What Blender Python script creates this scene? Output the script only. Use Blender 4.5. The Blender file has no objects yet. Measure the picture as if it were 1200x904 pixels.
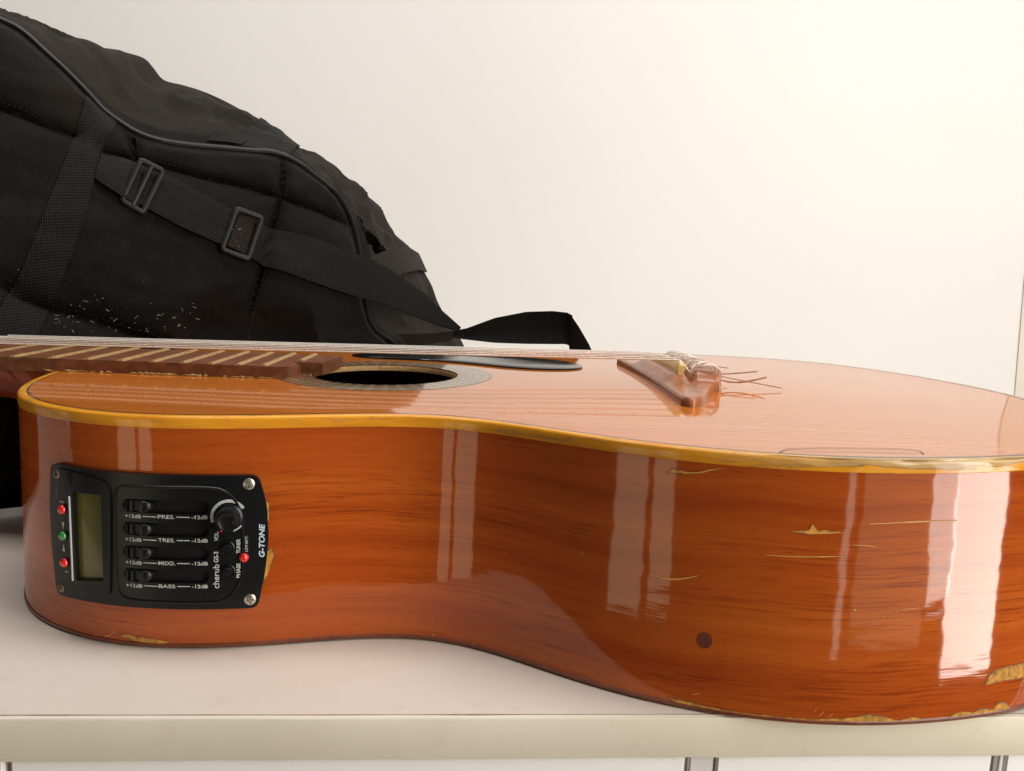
import bpy, bmesh, math, random
from math import sin, cos, pi, exp, sqrt, radians
from mathutils import Vector, Matrix, Euler, noise as mnoise

# ---------------------------------------------------------------- camera, world, lamps, exposure
scene = bpy.context.scene
COL = scene.collection
random.seed(7)

HC, PITCH, ROLL, FPX = 0.15902557, 0.14613373, 0.04935022, 991.3666
cam_data = bpy.data.cameras.new('camera')
cam_data.sensor_width = 36.0
cam_data.lens = FPX / 1200.0 * 36.0
cam_data.clip_start = 0.01
cam_data.clip_end = 100.0
cam = bpy.data.objects.new('camera', cam_data)
COL.objects.link(cam)
cam.matrix_world = (Matrix.Translation((0, 0, HC)) @ Matrix.Rotation(pi / 2 - PITCH, 4, 'X')
                    @ Matrix.Rotation(ROLL, 4, 'Z'))
scene.camera = cam

world = bpy.data.worlds.new('World')
scene.world = world
world.use_nodes = True
bg = world.node_tree.nodes['Background']
bg.inputs['Color'].default_value = (1.0, 0.93, 0.85, 1)
bg.inputs['Strength'].default_value = 0.05

scene.view_settings.view_transform = 'Standard'
scene.view_settings.look = 'None'
scene.view_settings.gamma = 1
scene.view_settings.exposure = 0.14
try:
    scene.view_settings.use_curve_mapping = False
except Exception:
    pass


def area_lamp(name, loc, target, sx, sy, radiance, color=(1, 1, 1), roll=0.0):
    ld = bpy.data.lights.new(name, 'AREA')
    ld.shape = 'RECTANGLE'
    ld.size, ld.size_y = sx, sy
    ld.energy = radiance * pi * sx * sy
    ld.color = color
    o = bpy.data.objects.new(name, ld)
    COL.objects.link(o)
    d = (Vector(target) - Vector(loc)).normalized()
    o.matrix_world = (Matrix.Translation(loc) @ d.to_track_quat('-Z', 'Y').to_matrix().to_4x4()
                      @ Matrix.Rotation(roll, 4, 'Z'))
    return o


WARM = (1.0, 0.995, 0.985)
# daylight from an open doorway on the right, seen mirrored in the lacquer of the lower bout
area_lamp('doorway_light', (1.09, -0.295, 0.165), (0.16, 0.29, 0.165), 0.25, 1.2, 11.5, (1.0, 0.935, 0.83), radians(6))
area_lamp('doorway_light', (0.968, -0.462, 0.205), (0.16, 0.29, 0.205), 0.13, 1.1, 7.0, (1.0, 0.935, 0.83), radians(9))
# added dim fill for the lower bout; added strip lamp for a mirrored streak
area_lamp('right_fill_light', (1.54, -1.52, 0.05), (0.12, 0.29, 0.05), 0.85, 1.9, 1.1, (1.0, 0.80, 0.52))
area_lamp('streak_light', (1.02, -1.72, -0.52), (0.11, 0.29, 0.03), 0.075, 0.75, 2.6, (1.0, 0.88, 0.70))
# second key added at upper right, with no known opening behind it
area_lamp('high_key_light', (1.08, -0.13, 0.84), (0.15, 0.5, 0.1), 0.85, 0.65, 3.6, (0.97, 0.985, 1.0))
# soft overhead lamp added to light wall, shelf and soundboard, sparing the sides
area_lamp('overhead_fill_light', (0.25, 0.42, 2.2), (0.25, 0.58, 0.1), 2.4, 0.75, 7.5, WARM)
# two dim panes on the left, mirrored as upright stripes
area_lamp('left_pane_light', (-1.56, -1.52, -0.46), (0.0, 0.32, 0.0), 0.44, 0.95, 1.5, (1.0, 0.82, 0.56))
area_lamp('left_pane_light', (-1.19, -1.76, -0.42), (0.0, 0.32, 0.0), 0.28, 0.95, 1.5, (1.0, 0.82, 0.56), radians(4))
area_lamp('left_pane_light', (-1.9, 0.12, -0.35), (-0.2, 0.34, 0.05), 0.5, 0.8, 1.2, (1.0, 0.82, 0.56))

# ---------------------------------------------------------------- material helpers


class MB:
    def __init__(s, name):
        s.m = bpy.data.materials.new(name)
        s.m.use_nodes = True
        s.t = s.m.node_tree
        s.b = s.t.nodes['Principled BSDF']

    def n(s, typ, **kw):
        nd = s.t.nodes.new(typ)
        for k, v in kw.items():
            if k == 'ins':
                for kk, vv in v.items():
                    if isinstance(vv, bpy.types.NodeSocket):
                        s.t.links.new(vv, nd.inputs[kk])
                    else:
                        nd.inputs[kk].default_value = vv
            else:
                setattr(nd, k, vv) if False else setattr(nd, k, v)
        return nd

    def coord(s, kind='Object', scale=(1, 1, 1), loc=(0, 0, 0), rot=(0, 0, 0)):
        tc = s.n('ShaderNodeTexCoord')
        mp = s.n('ShaderNodeMapping', ins={'Vector': tc.outputs[kind], 'Scale': scale, 'Location': loc, 'Rotation': rot})
        return mp.outputs[0]

    def noise(s, vec, scale, detail=4, rough=0.55, dist=0.0):
        return s.n('ShaderNodeTexNoise', ins={'Vector': vec, 'Scale': scale, 'Detail': detail, 'Roughness': rough, 'Distortion': dist}).outputs[0]

    def ramp(s, fac, stops, interp='LINEAR'):
        r = s.n('ShaderNodeValToRGB', ins={'Fac': fac})
        cr = r.color_ramp
        cr.interpolation = interp
        while len(cr.elements) < len(stops):
            cr.elements.new(0.5)
        for e, (p, c) in zip(cr.elements, stops):
            e.position = p
            e.color = (c[0], c[1], c[2], 1) if hasattr(c, '__len__') else (c, c, c, 1)
        return r.outputs[0]

    def mix(s, fac, a, b, blend='MIX'):
        m = s.n('ShaderNodeMix', data_type='RGBA', blend_type=blend)
        for sock, v in ((m.inputs[0], fac), (m.inputs[6], a), (m.inputs[7], b)):
            if isinstance(v, bpy.types.NodeSocket):
                s.t.links.new(v, sock)
            elif hasattr(v, '__len__'):
                sock.default_value = (v[0], v[1], v[2], 1)
            else:
                sock.default_value = v
        return m.outputs[2]

    def math(s, op, a, b=0.0, c=0.0):
        m = s.n('ShaderNodeMath', operation=op)
        for i, v in enumerate((a, b, c)):
            if isinstance(v, bpy.types.NodeSocket):
                s.t.links.new(v, m.inputs[i])
            else:
                m.inputs[i].default_value = v
        return m.outputs[0]

    def sep(s, vec):
        return s.n('ShaderNodeSeparateXYZ', ins={'Vector': vec}).outputs

    def comb(s, x, y, z=0.0):
        return s.n('ShaderNodeCombineXYZ', ins={'X': x, 'Y': y, 'Z': z}).outputs[0]

    def bump(s, h, strength=0.2, dist=0.001, coat=False):
        b = s.n('ShaderNodeBump', ins={'Height': h, 'Strength': strength, 'Distance': dist})
        s.t.links.new(b.outputs[0], s.b.inputs['Normal'])
        if coat:
            s.t.links.new(b.outputs[0], s.b.inputs['Coat Normal'])
        return b.outputs[0]

    def set(s, **kw):
        names = dict(color='Base Color', rough='Roughness', metal='Metallic', spec='Specular IOR Level', coat='Coat Weight',
                     coat_rough='Coat Roughness', coat_ior='Coat IOR', sheen='Sheen Weight', sheen_rough='Sheen Roughness', trans='Transmission Weight')
        for k, v in kw.items():
            i = s.b.inputs[names[k]]
            if isinstance(v, bpy.types.NodeSocket):
                s.t.links.new(v, i)
            elif hasattr(v, '__len__'):
                i.default_value = (v[0], v[1], v[2], 1)
            else:
                i.default_value = v
        return s


def plain(name, color, rough=0.5, var=0.15, scale=300.0, metal=0.0, coat=0.0, bump=0.0, spec=0.5):
    m = MB(name)
    v = m.coord()
    nz = m.noise(v, scale)
    lo = tuple(c * (1 - var) for c in color)
    hi = tuple(min(1, c * (1 + var)) for c in color)
    m.set(color=m.ramp(nz, [(0.3, lo), (0.7, hi)]), rough=rough, metal=metal, coat=coat, spec=spec)
    if coat:
        m.set(coat_rough=0.03)
    if bump:
        m.bump(nz, bump, 0.0005)
    return m.m


# ---- lacquered wood of the sides; UV: u = metres along the side, v = metres up
def make_side_wood():
    m = MB('side_wood')
    uv = m.n('ShaderNodeUVMap', uv_map='UVMap').outputs[0]
    s = m.sep(uv)
    drift = m.noise(m.comb(m.math('MULTIPLY', s[0], 9.0), m.math('MULTIPLY', s[1], 6.0)), 1.0, 2)
    v2 = m.math('ADD', s[1], m.math('MULTIPLY', drift, 0.011))
    broad = m.noise(m.comb(m.math('MULTIPLY', s[0], 3.0), m.math('MULTIPLY', v2, 75.0)), 1.0, 4, 0.6)
    col = m.ramp(broad, [(0.25, (0.29, 0.042, 0.0060)), (0.5, (0.40, 0.076, 0.0090)), (0.8, (0.51, 0.122, 0.015))])
    streak = m.noise(m.comb(m.math('MULTIPLY', s[0], 32.0), m.math('MULTIPLY', v2, 850.0)), 1.0, 5, 0.65)
    sm = m.ramp(streak, [(0.50, 0.0), (0.62, 1.0)])
    zone = m.ramp(m.noise(m.comb(m.math('MULTIPLY', s[0], 7.0), m.math('MULTIPLY', v2, 40.0), 3.1), 1.0, 3), [(0.42, 0.08), (0.62, 1.0)])
    col = m.mix(m.math('MULTIPLY', m.math('MULTIPLY', sm, zone), 0.55), col, (0.13, 0.012, 0.003))
    pore = m.noise(m.comb(m.math('MULTIPLY', s[0], 140.0), m.math('MULTIPLY', v2, 2600.0)), 1.0, 2, 0.5)
    pm = m.ramp(pore, [(0.60, 0.0), (0.72, 1.0)])
    col = m.mix(m.math('MULTIPLY', pm, 0.5), col, (0.12, 0.014, 0.003))
    m.set(color=col, rough=0.55, spec=0.0, coat=1.0, coat_rough=0.05, coat_ior=1.5)
    wav = m.noise(m.comb(m.math('MULTIPLY', s[0], 30.0), m.math('MULTIPLY', s[1], 60.0)), 1.0, 2)
    fine = m.noise(m.comb(m.math('MULTIPLY', s[0], 60.0), m.math('MULTIPLY', s[1], 900.0)), 1.0, 2)
    h = m.math('ADD', m.math('MULTIPLY', wav, 0.55), m.math('MULTIPLY', fine, 0.025))
    m.bump(h, 0.24, 0.0014, True)
    return m.m


def make_top_wood():
    m = MB('soundboard_wood')
    v = m.coord('Object', rot=(0, 0, 0.01))
    s = m.sep(v)
    grain = m.noise(m.comb(m.math('MULTIPLY', s[0], 4.0), m.math('MULTIPLY', s[1], 420.0)), 1.0, 4, 0.6)
    col = m.ramp(grain, [(0.3, (0.42, 0.105, 0.014)), (0.5, (0.52, 0.15, 0.022)), (0.75, (0.58, 0.19, 0.032))])
    broad = m.noise(m.comb(m.math('MULTIPLY', s[0], 5.0), m.math('MULTIPLY', s[1], 40.0)), 1.0, 3)
    col = m.mix(m.ramp(broad, [(0.45, 0.0), (0.75, 0.35)]), col, (0.42, 0.11, 0.016))
    m.set(color=col, rough=0.5, spec=0.0, coat=1.0, coat_rough=0.055, coat_ior=1.8)
    wav = m.noise(m.comb(m.math('MULTIPLY', s[0], 22.0), m.math('MULTIPLY', s[1], 22.0)), 1.0, 2)
    fine = m.noise(m.comb(m.math('MULTIPLY', s[0], 25.0), m.math('MULTIPLY', s[1], 700.0)), 1.0, 2)
    m.bump(m.math('ADD', m.math('MULTIPLY', wav, 0.35), m.math('MULTIPLY', fine, 0.03)), 0.06, 0.001, True)
    return m.m


def make_binding():
    m = MB('yellow_binding')
    uv = m.n('ShaderNodeUVMap', uv_map='UVMap').outputs[0]
    s = m.sep(uv)
    nz = m.noise(m.comb(m.math('MULTIPLY', s[0], 40.0), m.math('MULTIPLY', s[1], 300.0)), 1.0, 4)
    col = m.ramp(nz, [(0.3, (0.62, 0.235, 0.016)), (0.7, (0.76, 0.33, 0.022))])
    wear = m.noise(m.comb(m.math('MULTIPLY', s[0], 55.0), m.math('MULTIPLY', s[1], 350.0), 1.7), 1.0, 4, 0.6)
    along = m.ramp(s[0], [(0.40, 0.0), (0.455, 1.0)])     # the tail end is rubbed through
    edge = m.ramp(m.math('ADD', m.math('MULTIPLY', s[1], 100.0), m.math('MULTIPLY', wear, 0.8)), [(0.58, 0.0), (0.62, 1.0)])
    rim = m.ramp(m.math('ADD', m.math('MULTIPLY', s[1], 100.0), m.math('MULTIPLY', wear, 0.8)), [(0.54, 0.0), (0.60, 1.0), (0.66, 0.0)])
    w2 = m.math('MULTIPLY', along, edge)
    spots = m.ramp(wear, [(0.56, 0.0), (0.64, 0.75)])
    col = m.mix(w2, col, m.ramp(nz, [(0.3, (0.34, 0.20, 0.07)), (0.7, (0.55, 0.36, 0.15))]))
    col = m.mix(m.math('MULTIPLY', m.math('MULTIPLY', rim, along), 0.75), col, (0.13, 0.075, 0.03))
    col = m.mix(spots, col, (0.42, 0.20, 0.05))
    m.set(color=col, rough=0.4, spec=0.0, coat=0.8, coat_rough=0.08)
    m.bump(wear, 0.25, 0.0006, True)
    return m.m


def make_bag_fabric(name='black_nylon', c0=(0.0026, 0.0029, 0.0033), c1=(0.0055, 0.0047, 0.0041), c2=(0.0150, 0.0132, 0.0115)):
    m = MB(name)
    v = m.coord()
    n1 = m.noise(v, 9.0, 3)
    col = m.ramp(n1, [(0.3, c0), (0.7, c1)])
    dust = m.ramp(m.noise(v, 16.0, 5, 0.65), [(0.50, 0.0), (0.72, 0.55)])
    col = m.mix(dust, col, (0.022, 0.0145, 0.009))
    w = m.noise(v, 900.0, 3, 0.75)
    col = m.mix(m.ramp(w, [(0.36, 0.0), (0.80, 0.9)]), col, c2)
    m.set(color=col, rough=0.55, spec=0.05)
    m.bump(w, 0.7, 0.0008)
    return m.m


def make_webbing(name='webbing', tint=(0.028, 0.025, 0.021)):
    m = MB(name)
    uv = m.n('ShaderNodeUVMap', uv_map='UVMap').outputs[0]
    s = m.sep(uv)
    a = m.math('SINE', m.math('MULTIPLY', m.math('ADD', s[0], m.math('MULTIPLY', s[1], 0.5)), 2 * pi / 0.0025))
    b = m.math('SINE', m.math('MULTIPLY', m.math('SUBTRACT', s[1], m.math('MULTIPLY', s[0], 0.2)), 2 * pi / 0.0019))
    h = m.math('MULTIPLY', m.math('ADD', m.math('MULTIPLY', a, b), 1.0), 0.5)
    nz = m.noise(m.comb(m.math('MULTIPLY', s[0], 500.0), m.math('MULTIPLY', s[1], 500.0)), 1.0, 3)
    f = m.math('MULTIPLY', m.math('POWER', h, 2.4), m.ramp(nz, [(0.3, 0.35), (0.7, 1.0)]))
    m.set(color=m.mix(f, (0.003, 0.003, 0.003), tuple(c * 1.15 for c in tint)), rough=0.6, spec=0.10)
    m.bump(h, 0.6, 0.0006)
    return m.m


def make_wall():
    m = MB('painted_wall')
    v = m.coord()
    n1 = m.noise(v, 2.2, 4)
    col = m.ramp(n1, [(0.3, (0.79, 0.78, 0.762)), (0.7, (0.82, 0.812, 0.798))])
    spk = m.n('ShaderNodeTexVoronoi', ins={'Vector': v, 'Scale': 13.0})
    d = m.ramp(m.math('ADD', spk.outputs['Distance'], m.math('MULTIPLY', m.noise(v, 60.0), 0.05)), [(0.045, 1.0), (0.065, 0.0)])
    pick = m.ramp(m.sep(spk.outputs['Color'])[0], [(0.80, 0.0), (0.84, 1.0)], 'CONSTANT')
    col = m.mix(m.math('MULTIPLY', m.math('MULTIPLY', d, pick), 0.5), col, (0.45, 0.38, 0.30))
    m.set(color=col, rough=0.55, spec=0.3)
    m.bump(m.math('ADD', m.noise(v, 35.0, 3), m.math('MULTIPLY', m.noise(m.coord('Object', (14, 14, 60)), 3.0, 3), 0.3)), 0.10, 0.002)
    return m.m


def make_shelf(name, c0, c1, dirt):
    m = MB(name)
    v = m.coord()
    n1 = m.noise(v, 7.0, 5, 0.6)
    col = m.ramp(n1, [(0.3, c0), (0.7, c1)])
    n2 = m.noise(v, 55.0, 5, 0.7)
    col = m.mix(m.ramp(n2, [(0.56, 0.0), (0.80, 0.28)]), col, dirt)
    n3 = m.noise(v, 420.0, 3, 0.6)
    col = m.mix(m.ramp(n3, [(0.68, 0.0), (0.77, 0.45)]), col, tuple(c * 0.5 for c in dirt))
    m.set(color=col, rough=0.42, spec=0.35)
    m.bump(n2, 0.12, 0.0008)
    return m.m


M = {}
M['side'] = make_side_wood()
M['top'] = make_top_wood()
M['binding'] = make_binding()
M['fabric'] = make_bag_fabric()
M['lit_fabric'] = make_bag_fabric('lit_nylon', (0.0075, 0.0062, 0.0052), (0.0135, 0.0105, 0.0082), (0.036, 0.028, 0.021))  # lighter brown copy of the nylon: light on the gusset put into its colour
M['webbing'] = make_webbing()
M['webbing_brown'] = make_webbing('dusty_webbing', (0.060, 0.040, 0.028))
M['wall'] = make_wall()
M['side_wall'] = plain('side_wall_paint', (0.80, 0.75, 0.68), 0.55, 0.05, 8)
M['shelf'] = make_shelf('shelf_top_laminate', (0.60, 0.515, 0.435), (0.66, 0.575, 0.495), (0.40, 0.32, 0.25))
M['shelf_edge'] = make_shelf('shelf_edge_board', (0.60, 0.54, 0.44), (0.70, 0.64, 0.54), (0.44, 0.37, 0.28))
M['white_panel'] = make_shelf('white_panel_paint', (0.86, 0.86, 0.86), (0.89, 0.89, 0.89), (0.74, 0.73, 0.72))
M['batten'] = make_shelf('grey_batten_paint', (0.66, 0.63, 0.64), (0.70, 0.67, 0.68), (0.50, 0.46, 0.44))
M['groove'] = plain('panel_gap', (0.34, 0.27, 0.22), 0.8)
M['purfling'] = plain('purfling_line', (0.035, 0.020, 0.010), 0.4, 0.3, 500, coat=0.7)
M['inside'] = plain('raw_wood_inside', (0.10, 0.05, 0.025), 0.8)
M['lip'] = plain('raw_wood_lip', (0.42, 0.24, 0.09), 0.7, 0.3, 500)
M['fingerboard'] = plain('fingerboard_wood', (0.150, 0.052, 0.023), 0.6, 0.35, 160, bump=0.15, spec=0.15)
M['fret'] = plain('tarnished_fret', (0.40, 0.25, 0.10), 0.45, 0.35, 700, metal=0.25)
M['neck'] = plain('neck_wood', (0.20, 0.030, 0.008), 0.5, 0.2, 90, coat=0.25, spec=0.1)
M['bridge'] = plain('bridge_wood', (0.33, 0.115, 0.045), 0.28, 0.3, 140, coat=0.2, spec=0.35)
M['bone'] = plain('yellowed_bone', (0.72, 0.48, 0.16), 0.35, 0.15, 400, coat=0.3)
M['string'] = plain('wound_string', (0.74, 0.62, 0.53), 0.35, 0.25, 900, metal=0.35)
M['nylon'] = plain('plain_string', (0.78, 0.71, 0.64), 0.3, 0.15, 900, spec=0.5)
M['tail'] = plain('bronze_string_end', (0.36, 0.17, 0.08), 0.4, 0.3, 600, metal=0.4)
M['pickguard'] = plain('black_pickguard', (0.005, 0.0055, 0.007), 0.13, 0.3, 200, spec=0.4)
M['chip'] = plain('bare_wood_chip', (0.46, 0.225, 0.045), 0.5, 0.5, 420, coat=0.3, spec=0.1)
M['scar'] = plain('lacquer_scratch', (0.60, 0.30, 0.08), 0.5, 0.25, 260)
M['knot'] = plain('wood_knot', (0.13, 0.02, 0.005), 0.5, 0.3, 300, coat=1.0)
M['crack'] = plain('crack_line', (0.14, 0.07, 0.035), 0.7)
M['plastic'] = plain('black_plastic', (0.0065, 0.0070, 0.0082), 0.3, 0.25, 500, bump=0.04, spec=0.3)
M['matt_plastic'] = plain('matt_black_plastic', (0.005, 0.005, 0.0052), 0.55, 0.4, 600, bump=0.08, spec=0.25)
M['lcd'] = plain('dead_lcd', (0.115, 0.115, 0.018), 0.25, 0.12, 60, coat=0.4)
M['print'] = plain('white_print', (0.50, 0.50, 0.49), 0.6, 0.2, 900)
M['print_blue'] = plain('pale_blue_print', (0.48, 0.60, 0.68), 0.5, 0.1, 900)
M['red'] = plain('red_indicator', (0.62, 0.015, 0.012), 0.2, 0.1, 300, coat=0.8)
M['green'] = plain('green_indicator', (0.03, 0.22, 0.05), 0.2, 0.1, 300, coat=0.8)
M['screw'] = plain('nickel_screw', (0.55, 0.52, 0.46), 0.32, 0.25, 700, metal=0.9)
M['rust_screw'] = plain('dull_screw', (0.20, 0.16, 0.11), 0.5, 0.4, 700, metal=0.7)
M['piping'] = plain('rubber_piping', (0.010, 0.0085, 0.0072), 0.35, 0.2, 300, spec=0.25)
M['buckle'] = plain('buckle_plastic', (0.011, 0.0105, 0.010), 0.45, 0.2, 300, spec=0.25)
M['lint'] = plain('straw_lint', (0.26, 0.22, 0.155), 0.8, 0.6, 500)


def make_rosette():
    m = MB('rosette_rings')
    uv = m.n('ShaderNodeUVMap', uv_map='UVMap').outputs[0]
    s = m.sep(uv)
    fine = m.math('SINE', m.math('MULTIPLY', s[0], 2 * pi * 7.5))
    tick = m.math('SINE', m.math('MULTIPLY', s[1], 260.0))
    base = m.ramp(s[0], [(0.0, (0.088, 0.044, 0.017)), (0.14, (0.165, 0.088, 0.030)), (0.2, (0.055, 0.030, 0.017)), (0.26, (0.198, 0.110, 0.044)),
                         (0.42, (0.077, 0.047, 0.028)), (0.5, (0.198, 0.132, 0.066)), (0.68, (0.072, 0.044, 0.025)), (0.74, (0.182, 0.105, 0.044)), (0.94, (0.055, 0.033, 0.017))], 'CONSTANT')
    col = m.mix(m.ramp(fine, [(0.3, 0.0), (0.8, 0.45)]), base, (0.07, 0.035, 0.02))
    col = m.mix(m.ramp(tick, [(0.4, 0.0), (0.7, 0.25)]), col, (0.45, 0.30, 0.14))
    m.set(color=col, rough=0.45, spec=0.25, coat=0.85, coat_rough=0.05)
    return m.m


M['rosette'] = make_rosette()

# ---------------------------------------------------------------- object helpers
BASE = {}


def thing(name, label, cat, loc, group=None):
    o = bpy.data.objects.new(name, None)
    COL.objects.link(o)
    o.location = loc
    o.empty_display_size = 0.05
    o['label'], o['category'] = label, cat
    if group:
        o['group'] = group
    BASE[o.name] = Vector(loc)
    return o


def obj(name, bm, mats, parent=None, smooth=True, kind=None, label=None):
    me = bpy.data.meshes.new(name)
    bm.normal_update()
    bm.to_mesh(me)
    bm.free()
    for mt in (mats if isinstance(mats, (list, tuple)) else [mats]):
        me.materials.append(mt)
    if smooth:
        for p in me.polygons:
            p.use_smooth = True
        try:
            me.set_sharp_from_angle(angle=radians(42))
        except Exception:
            pass
    o = bpy.data.objects.new(name, me)
    COL.objects.link(o)
    if parent is not None:
        o.parent = parent
        r = parent
        while r.parent is not None:
            r = r.parent
        if r is parent:
            o.matrix_parent_inverse = Matrix.Translation(BASE[r.name]).inverted()
        else:
            o.matrix_parent_inverse = Matrix.Identity(4)
    if kind:
        o['kind'] = kind
    if label:
        o['label'] = label
    return o


def grid_faces(bm, rows, closed=False, uvs=None, mat=0, flip=False):
    """rows: list of lists of BMVerts"""
    uvl = (bm.loops.layers.uv.get('UVMap') or bm.loops.layers.uv.new('UVMap')) if uvs is not None else None
    n = len(rows[0])
    for i in range(len(rows) - 1):
        for j in range(n if closed else n - 1):
            k = (j + 1) % n
            vs = [rows[i][j], rows[i][k], rows[i + 1][k], rows[i + 1][j]]
            ids = [(i, j), (i, j + 1), (i + 1, j + 1), (i + 1, j)]
            if flip:
                vs.reverse(); ids.reverse()
            try:
                f = bm.faces.new(vs)
            except ValueError:
                continue
            f.material_index = mat
            if uvl is not None:
                for lp, (a, b) in zip(f.loops, ids):
                    lp[uvl].uv = uvs(a, b)


def tube(bm, pts, r, n=8, cap=True, closed=False):
    pts = [Vector(p) for p in pts]
    m = len(pts)
    rings = []
    up = Vector((0.13, 0.21, 0.97))
    rr = r if hasattr(r, '__len__') else [r] * m
    prev = None
    for i, p in enumerate(pts):
        if closed:
            t = pts[(i + 1) % m] - pts[i - 1]
        else:
            t = pts[min(i + 1, m - 1)] - pts[max(i - 1, 0)]
        t.normalize()
        a = (prev if prev is not None else up)
        a = a - t * a.dot(t)
        if a.length < 1e-4:
            a = Vector((1, 0, 0)) - t * t.x
        a.normalize()
        prev = a
        b = t.cross(a)
        rings.append([bm.verts.new(p + (a * cos(2 * pi * k / n) + b * sin(2 * pi * k / n)) * rr[i]) for k in range(n)])
    if closed:
        rings.append(rings[0])
    grid_faces(bm, rings, True)
    if cap and not closed:
        try:
            bm.faces.new(rings[0][::-1]); bm.faces.new(rings[-1])
        except ValueError:
            pass


def bspline(ctrl, n, closed=True):
    out = []
    m = len(ctrl)
    segs = m if closed else m - 1
    for i in range(segs):
        if closed:
            p = [ctrl[(i + k) % m] for k in (-1, 0, 1, 2)]
        else:
            p = [ctrl[max(0, min(m - 1, i + k))] for k in (-1, 0, 1, 2)]
        for k in range(n):
            u = k / n
            w = ((1 - u) ** 3 / 6, (3 * u ** 3 - 6 * u * u + 4) / 6, (-3 * u ** 3 + 3 * u * u + 3 * u + 1) / 6, u ** 3 / 6)
            out.append(tuple(sum(w[q] * p[q][c] for q in range(4)) for c in range(len(p[0]))))
    if not closed:
        out.append(tuple(ctrl[-1]))
    return out


def catmull(pts, n=8):
    pts = [Vector(p) for p in pts]
    out = []
    for i in range(len(pts) - 1):
        p0, p1, p2, p3 = pts[max(i - 1, 0)], pts[i], pts[i + 1], pts[min(i + 2, len(pts) - 1)]
        for k in range(n):
            u = k / n
            out.append(0.5 * (2 * p1 + (p2 - p0) * u + (2 * p0 - 5 * p1 + 4 * p2 - p3) * u * u + (3 * p1 - p0 - 3 * p2 + p3) * u ** 3))
    out.append(pts[-1])
    return out


def resample(pts, n):
    pts = [Vector(p) for p in pts]
    d = [0.0]
    for a, b in zip(pts, pts[1:]):
        d.append(d[-1] + (b - a).length)
    out, j = [], 0
    for i in range(n):
        s = d[-1] * i / (n - 1)
        while j < len(pts) - 2 and d[j + 1] < s:
            j += 1
        t = (s - d[j]) / max(1e-9, d[j + 1] - d[j])
        out.append(pts[j].lerp(pts[j + 1], min(1, max(0, t))))
    return out


def sstep(a, b, x):
    t = min(1, max(0, (x - a) / (b - a)))
    return t * t * (3 - 2 * t)


def box(bm, c, ax, ay, az, sx, sy, sz):
    ax, ay, az = Vector(ax), Vector(ay), Vector(az)
    c = Vector(c)
    v = [bm.verts.new(c + ax * (i * sx / 2) + ay * (j * sy / 2) + az * (k * sz / 2)) for i in (-1, 1) for j in (-1, 1) for k in (-1, 1)]
    for q in ((0, 1, 3, 2), (4, 6, 7, 5), (0, 4, 5, 1), (2, 3, 7, 6), (0, 2, 6, 4), (1, 5, 7, 3)):
        bm.faces.new([v[i] for i in q])


# ---------------------------------------------------------------- shelf, walls, cabinet front
S0 = Vector((-0.16500458, 0.26165204, 0.0))          # a point of the shelf's front edge
E = Vector((0.9954597, 0.09518391, 0.0))             # along the shelf
N = Vector((-0.09518391, 0.9954597, 0.0))            # into the cupboard
Z = Vector((0, 0, 1))
CE, CN = 0.979406, 0.865679                          # the inner corner, along and into


def W(a, b, z):
    return S0 + E * a + N * b + Z * z


def slab(bm, a0, a1, b0, b1, z0, z1, bev=0.0):
    box(bm, W((a0 + a1) / 2, (b0 + b1) / 2, (z0 + z1) / 2), E, N, Z, a1 - a0, b1 - b0, z1 - z0)
    if bev:
        bmesh.ops.bevel(bm, geom=list(bm.edges), offset=bev, segments=2, affect='EDGES')


shelf = thing('shelf', 'long cream laminate shelf with a worn bare front edge under the guitar', 'shelf', W(0.4, 0.4, -0.016))
bm = bmesh.new()
slab(bm, -1.6, CE + 0.30, 0.0016, CN, -0.0158, 0.0)
obj('shelf_board', bm, M['shelf'], shelf, False)
bm = bmesh.new()
# front strip, slightly uneven, a hair lower than the laminate
rows = []
prof = [(0.0018, -0.0162), (0.0002, -0.0158), (0.0, -0.0145), (0.0, -0.0012), (0.0004, -0.0004), (0.0018, -0.0001)]
na = 260
for (b, z) in prof:
    row = []
    for i in range(na + 1):
        a = -1.6 + (CE + 1.9) * i / na
        w = 0.00022 * mnoise.noise(Vector((a * 45, z * 900, 3))) + 0.00025 * mnoise.noise(Vector((a * 6, 1, 3)))
        row.append(bm.verts.new(W(a, b - 0.0001 + (w if b < 0.001 else 0), z + (w * 0.8 if b > 0.0001 else 0))))
    rows.append(row)
grid_faces(bm, rows)
obj('edge_strip', bm, M['shelf_edge'], shelf)

bm = bmesh.new()
rws = [[], []]
for i in range(400):
    a = -0.3 + 0.9 * i / 399
    w = 0.00016 + 0.00034 * max(0.0, mnoise.noise(Vector((a * 28, 5.1, 0.2))) + 0.25)
    rws[0].append(bm.verts.new(W(a, 0.0019 - w, 0.00006)))
    rws[1].append(bm.verts.new(W(a, 0.0019 + w, 0.00006)))
grid_faces(bm, rws)
obj('glue_joint', bm, plain('dirty_joint', (0.27, 0.19, 0.12), 0.8, 0.4, 300), shelf, False)

bm = bmesh.new()
slab(bm, -2.2, CE, CN, CN + 0.018, -0.0, 1.6)
# racked cupboard: the back leans a little with its corner
o = obj('back_wall', bm, M['wall'], None, False, 'structure')
o['label'] = 'cream painted back wall behind the bag'
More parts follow.
